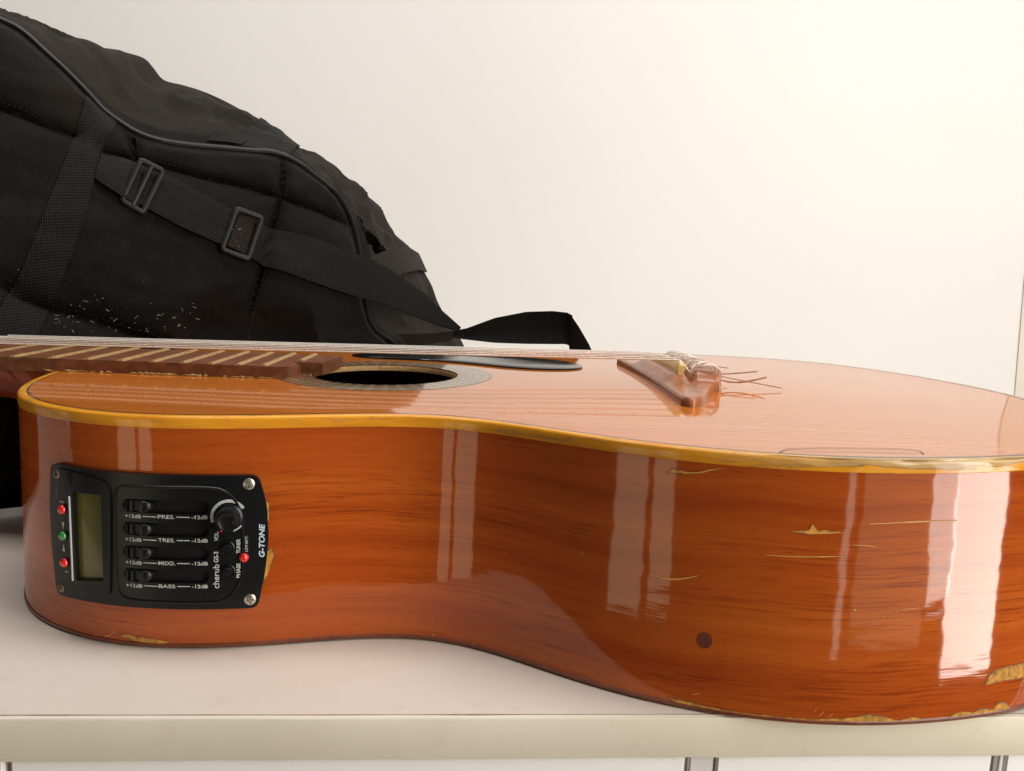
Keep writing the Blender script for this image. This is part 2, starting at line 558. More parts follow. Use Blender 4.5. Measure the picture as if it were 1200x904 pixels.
# right-hand side panel; its corner line leans as in the photograph
SL = -0.0555
bm = bmesh.new()
vs = []
for z in (0.0, 0.6):
    for k in (0.0, 0.30):
        for t in (0.0, 0.02):
            vs.append(bm.verts.new(W(CE + 0.0012 + SL * z + k * 0.86 + t * 0.5, CN - k * 0.5 + t * 0.86, z)))
for q in ((0, 1, 3, 2), (4, 6, 7, 5), (0, 4, 5, 1), (2, 3, 7, 6), (0, 2, 6, 4), (1, 5, 7, 3)):
    bm.faces.new([vs[i] for i in q])
bmesh.ops.recalc_face_normals(bm, faces=bm.faces)
o = obj('side_wall', bm, M['side_wall'], None, False, 'structure')
# dark open joint between back and side
bm = bmesh.new()
vs = [bm.verts.new(W(CE - 0.0002 + SL * z + t, CN - 0.0006, z)) for z in (0.002, 0.9) for t in (0, 0.0013)]
bm.faces.new([vs[0], vs[1], vs[3], vs[2]])
obj('wall_joint', bm, M['groove'], None, False, 'structure')

# cabinet front under the shelf: white doors with battens
cab = thing('cabinet_front', 'white panelled cabinet front below the shelf edge', 'cabinet', W(0.2, 0.01, -0.9))
PANELS = [(-0.9, -0.0012, 'white_panel', 0.0030), (0.0012, 0.2365, 'white_panel', 0.0030), (0.2386, 0.2482, 'batten', 0.0042),
          (0.2486, 0.3560, 'white_panel', 0.0030), (0.3592, 0.3616, 'batten', 0.0036), (0.3620, 0.9, 'white_panel', 0.0030)]
for a0, a1, mt, b in PANELS:
    bm = bmesh.new()
    slab(bm, a0, a1, b, b + 0.016, -0.90, -0.0164, 0.0006)
    obj('panel' if mt == 'white_panel' else 'batten', bm, M[mt], cab, False)
bm = bmesh.new()
slab(bm, -0.9, 0.9, 0.0062, 0.0205, -0.899, -0.0168)
obj('frame', bm, M['groove'], cab, False)

# ---------------------------------------------------------------- guitar frame of reference
X0, Y0, YAW = -0.234024708, 0.453200358, -0.0102073431
H0, H1, BL = 0.0924227356, 0.00753834365, 0.489
CTRL = [(-0.0022, 0.0), (0.0026, 0.0349), (0.0093, 0.0681), (0.0226, 0.0981), (0.0453, 0.1218), (0.085, 0.1387), (0.1303, 0.133), (0.1703, 0.1189),
        (0.2049, 0.1132), (0.2372, 0.126), (0.2765, 0.1525), (0.3245, 0.1675), (0.3707, 0.1674), (0.4103, 0.158), (0.447, 0.1442), (0.4778, 0.104),
        (0.4994, 0.0557), (0.5107, 0.0)]
FULL = CTRL + [(s, -w) for s, w in CTRL[-2:0:-1]]
OUT = bspline(FULL, 16)                                # (s, w): along the body, towards the camera
NO = len(OUT)
cy, sy_ = cos(YAW), sin(YAW)


def plan(s, w):
    return Vector((X0 + s * cy + w * sy_, Y0 + s * sy_ - w * cy, 0))


def topz(s):
    return H0 + H1 * s / BL


def belly(s, w):
    d = ((s - 0.33) / 0.11) ** 2 + (w / 0.10) ** 2
    return 0.0026 * exp(-d)


def G(s, w, h):
    """point above the soundboard plane"""
    p = plan(s, w)
    p.z = topz(s) + h
    return p


PTS = [plan(*p) for p in OUT]
ARC = [0.0]
for i in range(NO):
    ARC.append(ARC[-1] + (PTS[(i + 1) % NO] - PTS[i]).length)
NRM = []
for i in range(NO):
    t = PTS[(i + 1) % NO] - PTS[i - 1]
    NRM.append(Vector((t.y, -t.x, 0)).normalized())
SS = [p[0] for p in OUT]


def side_at(t):
    lo, hi = 0, NO
    while hi - lo > 1:
        mid = (lo + hi) // 2
        if ARC[mid] <= t:
            lo = mid
        else:
            hi = mid
    u = (t - ARC[lo]) / (ARC[lo + 1] - ARC[lo])
    a, b = lo, (lo + 1) % NO
    return PTS[a].lerp(PTS[b], u), NRM[a].lerp(NRM[b], u).normalized(), SS[a] * (1 - u) + SS[b] * u


def side_pt(t, z, off):
    p, n, s = side_at(t)
    q = p + n * off
    q.z = z
    return q


def inset(i, d):
    return PTS[i] - NRM[i] * d


guitar = thing('acoustic_guitar', 'glossy orange brown acoustic guitar lying on its back on the shelf', 'guitar', G(0.25, 0, -0.098))
guitar.location.z = 0.0
BASE[guitar.name].z = 0.0

# sides
BINDH, BINDW = 0.0047, 0.0033
bm = bmesh.new()
rows, zz = [], []
NR = 12
for r in range(NR + 1):
    row = []
    for i in range(NO):
        z1 = topz(SS[i]) - BINDH + 0.0002
        z0 = 0.0022
        z = z0 + (z1 - z0) * r / NR
        v = PTS[i].copy(); v.z = z
        row.append(bm.verts.new(v))
    rows.append(row)
grid_faces(bm, rows, True, uvs=lambda a, b: (ARC[b], 0.002 + 0.0935 * a / NR))
obj('side', bm, M['side'], guitar)
# back with a small rounded lip
bm = bmesh.new()
rows = []
for off, z in ((0.0, 0.0023), (0.0005, 0.0018), (0.0004, 0.0008), (-0.0004, 0.0002), (-0.003, 0.0002), (-0.03, 0.0006)):
    rows.append([bm.verts.new(PTS[i] + NRM[i] * off + Z * z) for i in range(NO)])
grid_faces(bm, rows, True, flip=True)
bm.faces.new(rows[-1])
obj('back', bm, plain('back_wood', (0.16, 0.035, 0.010), 0.45, 0.3, 120, coat=0.5), guitar)
# binding
bm = bmesh.new()
prof = [(0.00012, -BINDH), (0.00022, -BINDH + 0.0004), (0.00022, -0.0011), (0.00005, -0.0005), (-0.0004, -0.00012), (-0.0010, 0.0), (-BINDW, 0.0)]
rows = []
for off, dz in prof:
    row = []
    for i in range(NO):
        t = ARC[i]
        wv = 0.0
        if -0.0030 < dz < 0.0 or off < 0.0001:
            w = max(0, sstep(0.40, 0.46, t) * (1 - sstep(0.60, 0.66, t)))
            wv = (0.0010 * max(0, mnoise.noise(Vector((t * 70, 2.2, 0.3)))) + 0.0004) * w
        k = 1.0 if -0.0012 < dz < -0.0001 else 0.0
        row.append(bm.verts.new(PTS[i] + NRM[i] * (off - wv * k) + Z * (topz(SS[i]) + dz - wv * k * 0.7)))
    rows.append(row)
dzs = [p[1] + BINDH for p in prof]
grid_faces(bm, rows, True, uvs=lambda a, b: (ARC[b], dzs[a] if a < 6 else BINDH + 0.001))
obj('binding', bm, M['binding'], guitar)
# purfling
bm = bmesh.new()
rows = [[bm.verts.new(inset(i, d) + Z * (topz(SS[i]) + 0.00006)) for i in range(NO)] for d in (BINDW, BINDW + 0.0007)]
grid_faces(bm, rows, True)
rows = [[bm.verts.new(inset(i, d) + Z * (topz(SS[i]) + 0.00006)) for i in range(NO)] for d in (BINDW + 0.0011, BINDW + 0.0014)]
grid_faces(bm, rows, True)
obj('purfling', bm, M['purfling'], guitar)

# soundboard with its hole
HS, HW, HR = 0.1655, 0.0, 0.0390
bm = bmesh.new()
rows = []
NRING = 46
for r in range(NRING + 1):
    row = []
    u = r / NRING
    for i in range(NO):
        s, w = OUT[i]
        q = inset(i, BINDW)
        # back to (s, w)
        dx, dy = q.x - X0, q.y - Y0
        s1, w1 = dx * cy + dy * sy_, dx * sy_ - dy * cy
        ang = math.atan2(w1 - HW, s1 - HS)
        s0, w0 = HS + HR * cos(ang), HW + HR * sin(ang)
        ss, ww = s0 + (s1 - s0) * u, w0 + (w1 - w0) * u
        fade = sstep(1.0, 0.8, u)
        row.append(bm.verts.new(G(ss, ww, belly(ss, ww) * fade)))
    rows.append(row)
grid_faces(bm, rows, True)
bmesh.ops.recalc_face_normals(bm, faces=bm.faces)
if sum(f.normal.z for f in bm.faces) < 0:
    bmesh.ops.reverse_faces(bm, faces=bm.faces)
obj('soundboard', bm, M['top'], guitar)
# sound-hole lip: the cut edge of the top
bm = bmesh.new()
NH = 128
rows = []
for (rr, dz) in ((HR, 0.00002), (HR - 0.0003, -0.0004), (HR - 0.0003, -0.0028), (HR + 0.012, -0.0029)):
    rows.append([bm.verts.new(G(HS + rr * cos(2 * pi * k / NH), HW + rr * sin(2 * pi * k / NH), dz)) for k in range(NH)])
grid_faces(bm, rows, True)
obj('sound_hole_lip', bm, M['lip'], guitar)
# rosette
bm = bmesh.new()
rows = []
RO = 0.0575
for (rr, dz) in ((HR + 0.0004, 0.0001), (0.05, 0.0001), (RO, 0.0001)):
    rows.append([bm.verts.new(G(HS + rr * cos(2 * pi * k / 256), HW + rr * sin(2 * pi * k / 256), dz + belly(HS + rr * cos(2 * pi * k / 256), rr * sin(2 * pi * k / 256)))) for k in range(256)])
uu = [0.0, (0.05 - HR) / (RO - HR), 1.0]
grid_faces(bm, rows, True, uvs=lambda a, b: (uu[a], b / 256))
obj('rosette', bm, M['rosette'], guitar)
# inner lining so that the hole reads dark
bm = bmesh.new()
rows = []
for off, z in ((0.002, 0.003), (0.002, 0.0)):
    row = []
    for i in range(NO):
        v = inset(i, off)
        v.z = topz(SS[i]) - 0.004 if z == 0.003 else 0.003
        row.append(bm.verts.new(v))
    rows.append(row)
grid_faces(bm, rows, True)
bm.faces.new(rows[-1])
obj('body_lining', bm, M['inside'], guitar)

# pickguard
PGW = [(0.0422, 0.501), (0.0406, 0.4935), (0.036, 0.4865), (0.029, 0.4828), (0.0094, 0.4832), (-0.0106, 0.4948), (-0.024, 0.5050), (-0.0375, 0.5120), (-0.050, 0.5160), (-0.066, 0.5190),
       (-0.090, 0.5200), (-0.105, 0.530), (-0.100, 0.545), (-0.06, 0.555), (-0.01, 0.552), (0.02, 0.54), (0.037, 0.522)]
pg = bspline([(x, y) for x, y in PGW], 6)


def top_world(x, y, add=0.0):
    dx, dy = x - X0, y - Y0
    s, w = dx * cy + dy * sy_, dx * sy_ - dy * cy
    return Vector((x, y, topz(s) + belly(s, w) + add))


bm = bmesh.new()
c = Vector((-0.02, 0.52, 0))
lo = [bm.verts.new(top_world(x, y, 0.0001)) for x, y in pg]
mid = [bm.verts.new(top_world(x, y, 0.0009)) for x, y in pg]
hi = [bm.verts.new(top_world(x + (c.x - x) * 0.03, y + (c.y - y) * 0.03, 0.0012)) for x, y in pg]
inn = [bm.verts.new(top_world(x + (c.x - x) * 0.5, y + (c.y - y) * 0.5, 0.0012)) for x, y in pg]
grid_faces(bm, [lo, mid, hi, inn], True)
bm.faces.new(inn)
bmesh.ops.recalc_face_normals(bm, faces=bm.faces)
obj('pickguard', bm, M['pickguard'], guitar)

# ---------------------------------------------------------------- neck, fingerboard, frets
bm = bmesh.new()
secs = [(-0.36, 0.0165, 0.0262), (-0.12, 0.0180, 0.0272), (-0.045, 0.0185, 0.0275), (-0.030, 0.0190, 0.0275), (-0.022, 0.0225, 0.0272), (-0.017, 0.029, 0.0268),
        (-0.012, 0.041, 0.0262), (-0.007, 0.058, 0.0255), (-0.003, 0.076, 0.025), (0.004, 0.088, 0.025)]
rows = []
for s, d, hw in secs:
    row = []
    for k in range(25):
        a = pi * k / 24
        w = hw * cos(a) * (0.75 + 0.25 * abs(cos(a)))
        row.append(bm.verts.new(G(s, hw * cos(a), -d * (sin(a) ** 0.75) - 0.0001)))
    rows.append(row)
grid_faces(bm, rows)
bm.faces.new(rows[0])
obj('neck', bm, M['neck'], guitar)

FT = 0.0062
FB = [(-0.36, 0.0275), (0.0, 0.0290), (0.116, 0.0294), (0.1215, 0.0275), (0.1245, 0.0225), (0.1240, 0.0165), (0.1205, 0.0105), (0.1170, 0.0066),
      (0.1330, 0.0062), (0.1350, -0.010), (0.1360, -0.0294), (0.0, -0.0290), (-0.36, -0.0275)]


def cut_along(bm, axis_pts_no):
    for co, no in axis_pts_no:
        bmesh.ops.bisect_plane(bm, geom=list(bm.verts) + list(bm.edges) + list(bm.faces), plane_co=co, plane_no=no)


bm = bmesh.new()
top = [bm.verts.new((s, w, FT)) for s, w in FB]
bot = [bm.verts.new((s, w, -0.0006)) for s, w in FB]
bm.faces.new(top)
bm.faces.new(bot[::-1])
for i in range(len(FB)):
    j = (i + 1) % len(FB)
    bm.faces.new([top[j], top[i], bot[i], bot[j]])
bmesh.ops.recalc_face_normals(bm, faces=bm.faces)
bmesh.ops.bevel(bm, geom=[e for e in bm.edges if all(v.co.z > 0.005 for v in e.verts)], offset=0.0006, segments=2, affect='EDGES')
bmesh.ops.triangulate(bm, faces=bm.faces)
cut_along(bm, [((s, 0, 0), (1, 0, 0)) for s in [x * 0.006 - 0.36 for x in range(1, 82)]])
for v in bm.verts:
    s, w, h = v.co
    nz = mnoise.noise(Vector((s * 160, w * 80, h * 120)))
    ed = 1.0 if abs(w) > 0.026 else 0.25
    v.co = G(s, w, h + (0.00025 * nz * ed if h > 0.003 else 0))
fb = obj('fingerboard', bm, M['fingerboard'], guitar)
L = 0.65
for nfr in range(6, 21):
    s = L * (1 - 2 ** (-nfr / 12)) - L / 2
    w1 = 0.0288 if nfr < 20 else 0.003
    w0 = -0.0288
    bm = bmesh.new()
    rows = []
    for k in range(7):
        w = w1 + (w0 - w1) * k / 6
        rows.append([bm.verts.new(G(s + ds, w, FT + dh)) for ds, dh in ((-0.0017, -0.0001), (-0.0013, 0.0006), (-0.0005, 0.0010), (0.0005, 0.0010), (0.0013, 0.0006), (0.0017, -0.0001))])
    grid_faces(bm, rows)
    bm.faces.new(rows[0]); bm.faces.new(rows[-1])
    bmesh.ops.recalc_face_normals(bm, faces=bm.faces)
    obj('fret', bm, M['fret'], fb)
# crumbs of old glue along the fingerboard joint
bm = bmesh.new()
for k in range(34):
    s = random.choice((0.012, 0.018, 0.05, 0.055, 0.066, 0.07, 0.09, 0.105)) + random.gauss(0, 0.007)
    w = 0.0294 if s < 0.116 else 0.0285
    ln = random.uniform(0.0015, 0.007)
    hh = random.uniform(0.0003, 0.0008)
    pts = [G(s + ln * (q - 0.5), w + 0.0002 + 0.0007 * random.random(), 0.0002 + 0.0006 * random.random()) for q in (0, 0.25, 0.5, 0.75, 1)]
    tube(bm, pts, [0.0002, hh * 0.7, hh, hh * 0.6, 0.0002], 6)
obj('glue_line', bm, plain('old_glue', (0.36, 0.20, 0.055), 0.5, 0.35, 500), fb, kind='stuff')

# ---------------------------------------------------------------- bridge
BS, BWD, BROT = 0.3045, 0.0310, 0.083


def BP(u, v, h):
    """u 0..1 across the bridge (towards the tail), v metres towards the camera, h above the belly"""
    s = BS + (u - 0.25) * BWD + 0.25 * BWD + v * BROT
    return G(s, v, h + belly(s, v))


def b_vmax(u):
    return 0.034 + 0.046 * (1 - sstep(0.12, 1.0, u)) - 0.0035 * (1 - sstep(0.0, 0.10, u))


def b_h(u, v):
    av = abs(v)
    edge = min(u, 1 - u) * BWD
    rnd = sqrt(max(0.0, 1 - (1 - min(1, edge / 0.0022)) ** 2))
    if u < 0.26:
        ctr = 0.0040 + 0.0042 * sstep(0.0, 0.24, u)
    elif u < 0.40:
        ctr = 0.0084 - 0.0006 * sstep(0.30, 0.40, u)
    elif u < 0.60:
        ctr = 0.0078 - 0.0042 * sstep(0.40, 0.46, u) + 0.0060 * sstep(0.55, 0.60, u)
    else:
        ctr = 0.0096
    wing = 0.0042 + 0.0006 * sin(pi * u)
    t = sstep(0.0315, 0.043, av) if u < 0.45 else sstep(0.0305, 0.0365, av)
    h = ctr * (1 - t) + wing * t
    dv = b_vmax(u) - av
    rv = sqrt(max(0.0, 1 - (1 - min(1, dv / 0.0022)) ** 2))
    return 0.0022 + (h - 0.0022) * min(rnd, rv)


bm = bmesh.new()
NU, NV = 44, 150
rows = []
for i in range(NU + 1):
    u = i / NU
    vm = b_vmax(u)
    row = []
    for j in range(NV + 1):
        t = j / NV * 2 - 1
        t = (abs(t) ** 0.92) * (1 if t > 0 else -1)
        v = vm * t
        row.append(bm.verts.new(BP(u, v, b_h(u, v))))
    rows.append(row)
grid_faces(bm, rows)
# skirt down to the soundboard
ringv = [(r, 0) for r in range(NU + 1)] + [(NU, c_) for c_ in range(1, NV + 1)] + [(r, NV) for r in range(NU - 1, -1, -1)] + [(0, c_) for c_ in range(NV - 1, 0, -1)]
topr = [rows[a][b] for a, b in ringv]
botr = []
for v in topr:
    w = v.co.copy()
    w.z -= 0.0024
    botr.append(bm.verts.new(w))
grid_faces(bm, [topr, botr], True)
bmesh.ops.recalc_face_normals(bm, faces=bm.faces)
bridge = obj('bridge', bm, M['bridge'], guitar)
# saddle
US = 0.33
bm = bmesh.new()
rows = []
for j in range(31):
    v = -0.0345 + 0.069 * j / 30
    e = 0.0016 * (1 - sstep(0.0, 0.003, 0.0345 - abs(v)))
    hs = 0.0125 + 0.0016 * (v / 0.0345) - e + 0.0002 * mnoise.noise(Vector((v * 300, 0, 0)))
    rows.append([bm.verts.new(BP(US + du, v, h)) for du, h in ((-0.045, 0.005), (-0.045, hs - 0.0009), (-0.02, hs), (0.02, hs), (0.045, hs - 0.0009), (0.045, 0.004))])
grid_faces(bm, rows)
bm.faces.new(rows[0]); bm.faces.new(rows[-1])
bmesh.ops.recalc_face_normals(bm, faces=bm.faces)
obj('saddle', bm, M['bone'], bridge)

# ---------------------------------------------------------------- strings
rads = [0.00046, 0.00040, 0.00036, 0.00040, 0.00036, 0.00032]
TAILS = {0: [(884, 1)], 1: [(0, 0)], 2: [(0, 0)]}
for k in range(6):
    f = k / 5
    wn = 0.0265 - 0.053 * f
    ws = 0.0285 - 0.057 * f
    hs_nut = 0.0130 - 0.0012 * f
    v_s = ws
    sad = BP(US, v_s, 0.0138 + 0.0014 * (v_s / 0.0345) - 0.0006)
    start = G(-0.40, wn - 0.0005 * (1 - 2 * f), 0.0090 - 0.0006 * f)
    pts = [start.lerp(sad, q / 10) for q in range(11)]
    fr = BP(0.60, v_s, 0.0062)
    rng = random.Random(20 + k)
    pts += [BP(US + 0.06, v_s, 0.0132 + 0.0014 * (v_s / 0.0345) - 0.0012), BP(0.50, v_s + 0.0002, 0.0090), BP(0.58, v_s, 0.0070)]
    bm = bmesh.new()
    tube(bm, pts, rads[k], 8)
    # tied end: out of the back of the block, up over it and wound round the string, loops lying across the block
    loops = []
    for q in range(5):
        dv = rng.uniform(-0.0045, 0.0045)
        loops += [BP(1.02, v_s + dv * 0.4, 0.0055 + 0.001 * q), BP(0.97, v_s + dv, 0.0102 + 0.0004 * q), BP(0.80, v_s + dv * rng.uniform(0.2, 1.6), 0.0118 + rng.uniform(0, 0.0016)),
                  BP(0.62, v_s + rng.uniform(-0.003, 0.003), 0.0112 + rng.uniform(0, 0.0014)), BP(0.55, v_s + rng.choice((-1, 1)) * 0.0012, 0.0090 + 0.0004 * q),
                  BP(0.68, v_s - dv * 0.8, 0.0115 + rng.uniform(0, 0.0020)), BP(0.90, v_s - dv * 1.2, 0.0112 + rng.uniform(0, 0.0012))]
    tube(bm, catmull(loops, 6), rads[k] * 0.5, 6)
    obj('string', bm, M['string'] if k < 3 else M['nylon'], guitar)
for pts, r in (([(1.0, 0.012, 0.0065), (1.25, 0.011, 0.0058), (1.6, 0.010, 0.0068), (1.85, 0.008, 0.0075)], 0.0005),
               ([(1.0, 0.020, 0.0052), (1.2, 0.0195, 0.0032), (1.5, 0.0185, 0.0030), (1.9, 0.017, 0.0058)], 0.00062),
               ([(1.0, 0.017, 0.0062), (1.3, 0.018, 0.0046), (1.7, 0.0205, 0.0030), (2.1, 0.0225, 0.0014)], 0.00034),
               ([(1.0, -0.010, 0.0062), (1.3, -0.012, 0.0070), (1.6, -0.015, 0.0060)], 0.0004)):
    bm = bmesh.new()
    tube(bm, catmull([BP(*p) for p in pts], 6), r * 0.72, 8)
    obj('string_end', bm, M['tail'], guitar)

# ---------------------------------------------------------------- marks on the guitar
def side_patch(bm, poly, off=0.00025, jag=0.0):
    """irregular thin patch on the side; poly in mm (along, up)"""
    pts = []
    rng = random.Random(int(poly[0][0] * 10))
    n = len(poly)
    for i in range(n):
        a, b = poly[i], poly[(i + 1) % n]
        d = math.hypot(b[0] - a[0], b[1] - a[1])
        m = max(1, int(d / 1.2))
        for q in range(m):
            x, y = a[0] + (b[0] - a[0]) * q / m, a[1] + (b[1] - a[1]) * q / m
            j = jag if q else jag * 0.3
            pts.append((x + rng.uniform(-j, j), max(0.6, y + rng.uniform(-j, j))))
    es = []
    vs = [bm.verts.new((x / 1000, y / 1000, 0)) for x, y in pts]
    for i in range(len(vs)):
        es.append(bm.edges.new((vs[i], vs[(i + 1) % len(vs)])))
    r = bmesh.ops.triangle_fill(bm, edges=es, use_beauty=True)
    return vs


def wrap(bm, off):
    for v in bm.verts:
        t, z, h = v.co
        v.co = side_pt(t, z, off + h)


def cut_t(bm, t0, t1, step=0.003):
    k = int(t0 / step) + 1
    while k * step < t1:
        bmesh.ops.bisect_plane(bm, geom=list(bm.verts) + list(bm.edges) + list(bm.faces), plane_co=(k * step, 0, 0), plane_no=(1, 0, 0))
        k += 1


CHIPS = [[(229.7, 61.5), (232.0, 60.2), (232.7, 55.4), (231.8, 50.9), (230, 55)], [(231.0, 39.3), (233.4, 41.6), (234.3, 38.4), (232.8, 32.1), (230.6, 26.4)],
         [(174.1, 4.3), (177.8, 5.1), (183.1, 4.2), (195.0, 3.0), (190.3, 1.4), (181.3, 2.6)], [(438.6, 71.1), (443.7, 72.1), (444.7, 74.3), (446.3, 72.3), (454.5, 72.2), (444.4, 70.6)],
         [(519.4, 13.5), (520.8, 17.1), (525.4, 18.9), (537.7, 19.4), (538.9, 13.7), (527.6, 14.2)],
         [(498.7, 0.9), (504.0, 2.1), (508.9, 3.9), (515.2, 2.9), (519.0, 3.9), (524.5, 3.0), (526.3, 4.9), (530.8, 4.4), (533.5, 2.2), (528.8, 0.7), (519.7, 0.6), (508.7, 0.6)],
         [(394.0, 87.7), (396.3, 88.9), (399.9, 88.7), (402.4, 87.9)],
         [(401.3, 3.2), (409.1, 3.2), (416.7, 2.6), (427.3, 2.3), (437.7, 2.6), (436.4, 0.6), (426.5, 0.6), (416.3, 0.6), (406.2, 0.6)],
         [(437.7, 2.4), (451.2, 2.3), (466.6, 3.6), (471.2, 4.6), (477.7, 3.8), (482.9, 2.2), (477.4, 0.7), (466.9, 0.6), (456.6, 0.6), (446.3, 0.6)],
         [(484.0, 2.2), (489.0, 3.2), (493.1, 2.5), (490, 0.7), (485, 0.7)]]
bm = bmesh.new()
for c_ in CHIPS:
    mx, my = sum(p[0] for p in c_) / len(c_), sum(p[1] for p in c_) / len(c_)
    rx, ry = max(abs(p[0] - mx) for p in c_), max(abs(p[1] - my) for p in c_)
    side_patch(bm, [(mx + (x - mx) * (1 + 0.45 / rx), my + (y - my) * (1 + 0.45 / ry)) for x, y in c_], jag=0.3)
cut_t(bm, 0.17, 0.54)
wrap(bm, 0.00012)
bmesh.ops.recalc_face_normals(bm, faces=bm.faces)
obj('chip_edges', bm, plain('broken_lacquer_edge', (0.20, 0.060, 0.014), 0.5, 0.4, 500, coat=0.5), guitar, False, 'stuff')
bm = bmesh.new()
for c_ in CHIPS:
    side_patch(bm, c_, jag=0.22)
for x, y in ((347.8, 59.2), (363.8, 51.5), (396.1, 30.4), (477.7, 43.5), (473.1, 41.9), (462.5, 44), (331, 44), (300, 3), (318, 2.4), (336, 3.2), (352, 2.4), (255, 1.8), (262, 1.6), (285, 1.6), (249, 2)):
    r = random.uniform(0.35, 0.7)
    side_patch(bm, [(x - r, y), (x, y + r * 0.7), (x + r * 1.3, y), (x, y - r * 0.6)])
cut_t(bm, 0.17, 0.54)
wrap(bm, 0.00022)
bmesh.ops.recalc_face_normals(bm, faces=bm.faces)
obj('lacquer_chips', bm, M['chip'], guitar, False, 'stuff')
SCR = [([(430, 61.9), (440, 62.2), (450, 62.9), (457.5, 63.5)], 0.22), ([(438, 71.2), (447, 71.2), (455, 71.9)], 0.22), ([(464, 75.3), (475, 76.1), (485, 76.6), (497, 76.8)], 0.25), ([(458.9, 67.5), (463, 67.6), (468, 67.1)], 0.18),
       ([(400.9, 88.3), (405, 88.7), (408.5, 90), (412.6, 91.2)], 0.3), ([(392.2, 48.9), (396, 48.4), (400, 48.7), (404, 49.9), (408, 51.4)], 0.35), ([(166, 5), (168, 3.2), (170, 3.6), (172, 5.4), (174.1, 4.4)], 0.2),
       ([(454, 3.6), (455.6, 5.6)], 0.16), ([(457, 3.2), (459, 5.0)], 0.16), ([(452, 5.0), (453, 6.6)], 0.16), ([(409, 6.2), (412, 7.2)], 0.16), ([(478, 44.4), (486, 44.8)], 0.12)]
bm = bmesh.new()
for pts, hw in SCR:
    c_ = catmull([(x, y, 0) for x, y in pts], 5)
    n = len(c_)
    up = [bm.verts.new((p.x / 1000, (p.y + hw * (0.35 + 0.65 * sin(pi * i / (n - 1)))) / 1000, 0)) for i, p in enumerate(c_)]
    dn = [bm.verts.new((p.x / 1000, (p.y - hw * (0.35 + 0.65 * sin(pi * i / (n - 1)))) / 1000, 0)) for i, p in enumerate(c_)]
    grid_faces(bm, [dn, up])
cut_t(bm, 0.16, 0.5)
wrap(bm, 0.00024)
obj('scratches', bm, M['scar'], guitar, False, 'stuff')
bm = bmesh.new()
side_patch(bm, [(412 + 2.6 * cos(a * pi / 8), 27.6 + 3.0 * sin(a * pi / 8)) for a in range(16)])
wrap(bm, 0.00015)
obj('wood_knot', bm, M['knot'], guitar, False)
# hairline crack across the tail and a scribed line near the edge
def strip_top(bm, pts, hw):
    c_ = catmull([(x, y, 0) for x, y in pts], 8)
    up, dn = [], []
    for i, p in enumerate(c_):
        t = (c_[min(i + 1, len(c_) - 1)] - c_[max(i - 1, 0)]).normalized()
        n = Vector((-t.y, t.x, 0)) * hw
        up.append(bm.verts.new(top_world(p.x + n.x, p.y + n.y, 0.00008)))
        dn.append(bm.verts.new(top_world(p.x - n.x, p.y - n.y, 0.00008)))
    grid_faces(bm, [dn, up])


bm = bmesh.new()
strip_top(bm, [(0.0940, 0.2885), (0.0996, 0.2946), (0.112, 0.2982), (0.1250, 0.3000), (0.1323, 0.3007), (0.1440, 0.3010), (0.1475, 0.2990), (0.1468, 0.294)], 0.00025)
obj('scribed_line', bm, M['crack'], guitar, False)
bm = bmesh.new()
strip_top(bm, [(0.0985, 0.2905), (0.115, 0.2925), (0.132, 0.2945), (0.145, 0.2950)], 0.00018)
obj('scribed_line', bm, M['crack'], guitar, False)

# ---------------------------------------------------------------- preamp in the side
def poly_shape(outer, holes=()):
    bm = bmesh.new()
    es = []
    for lp in [outer] + list(holes):
        vs = [bm.verts.new((x / 1000, y / 1000, 0)) for x, y in lp]
        es += [bm.edges.new((vs[i], vs[(i + 1) % len(vs)])) for i in range(len(vs))]
    bmesh.ops.triangle_fill(bm, edges=es, use_beauty=True)
    return bm


def extrude_plate(bm, h0, h1, bev=0.0004):
    """flat shape in (t, z) -> plate whose top is at h1 and whose walls go down to h0, bent round the side"""
    for f in bm.faces:
        if f.normal.z < 0:
            f.normal_flip()
    bm.normal_update()
    edges = [e for e in bm.edges if len(e.link_faces) == 1]
    r = bmesh.ops.extrude_edge_only(bm, edges=edges)
    nv = [g for g in r['geom'] if isinstance(g, bmesh.types.BMVert)]
    nvs = set(nv)
    for v in bm.verts:
        v.co.z = h0 if v in nvs else h1
    if bev:
        rim = [e for e in bm.edges if len(e.link_faces) == 2 and all(v not in nvs for v in e.verts) and any(any(w in nvs for w in f.verts) for f in e.link_faces)]
        bmesh.ops.bevel(bm, geom=rim, offset=bev, segments=2, affect='EDGES', clamp_overlap=True)
    ts = [v.co.x for v in bm.verts]
    bmesh.ops.triangulate(bm, faces=[f for f in bm.faces if len(f.verts) > 4])
    cut_t(bm, min(ts), max(ts), 0.002)
    wrap(bm, 0.0)
    bmesh.ops.recalc_face_normals(bm, faces=bm.faces)
    return bm


def rounded(poly, r, seg=6):
    out = []
    n = len(poly)
    for i in range(n):
        p0, p1, p2 = Vector(poly[i - 1]), Vector(poly[i]), Vector(poly[(i + 1) % n])
        a, b = (p0 - p1), (p2 - p1)
        rr = min(r, a.length * 0.45, b.length * 0.45)
        a, b = p1 + a.normalized() * rr, p1 + b.normalized() * rr
        for k in range(seg + 1):
            u = k / seg
            out.append(tuple((a * (1 - u) ** 2 + p1 * 2 * u * (1 - u) + b * u * u)))
    return out


def stadium(x0, x1, y, r, seg=7):
    out = [(x1 - r + r * sin(pi * k / seg), y + r * -cos(pi * k / seg)) for k in range(seg + 1)]
    out += [(x0 + r - r * sin(pi * k / seg), y + r * cos(pi * k / seg)) for k in range(seg + 1)]
    return out


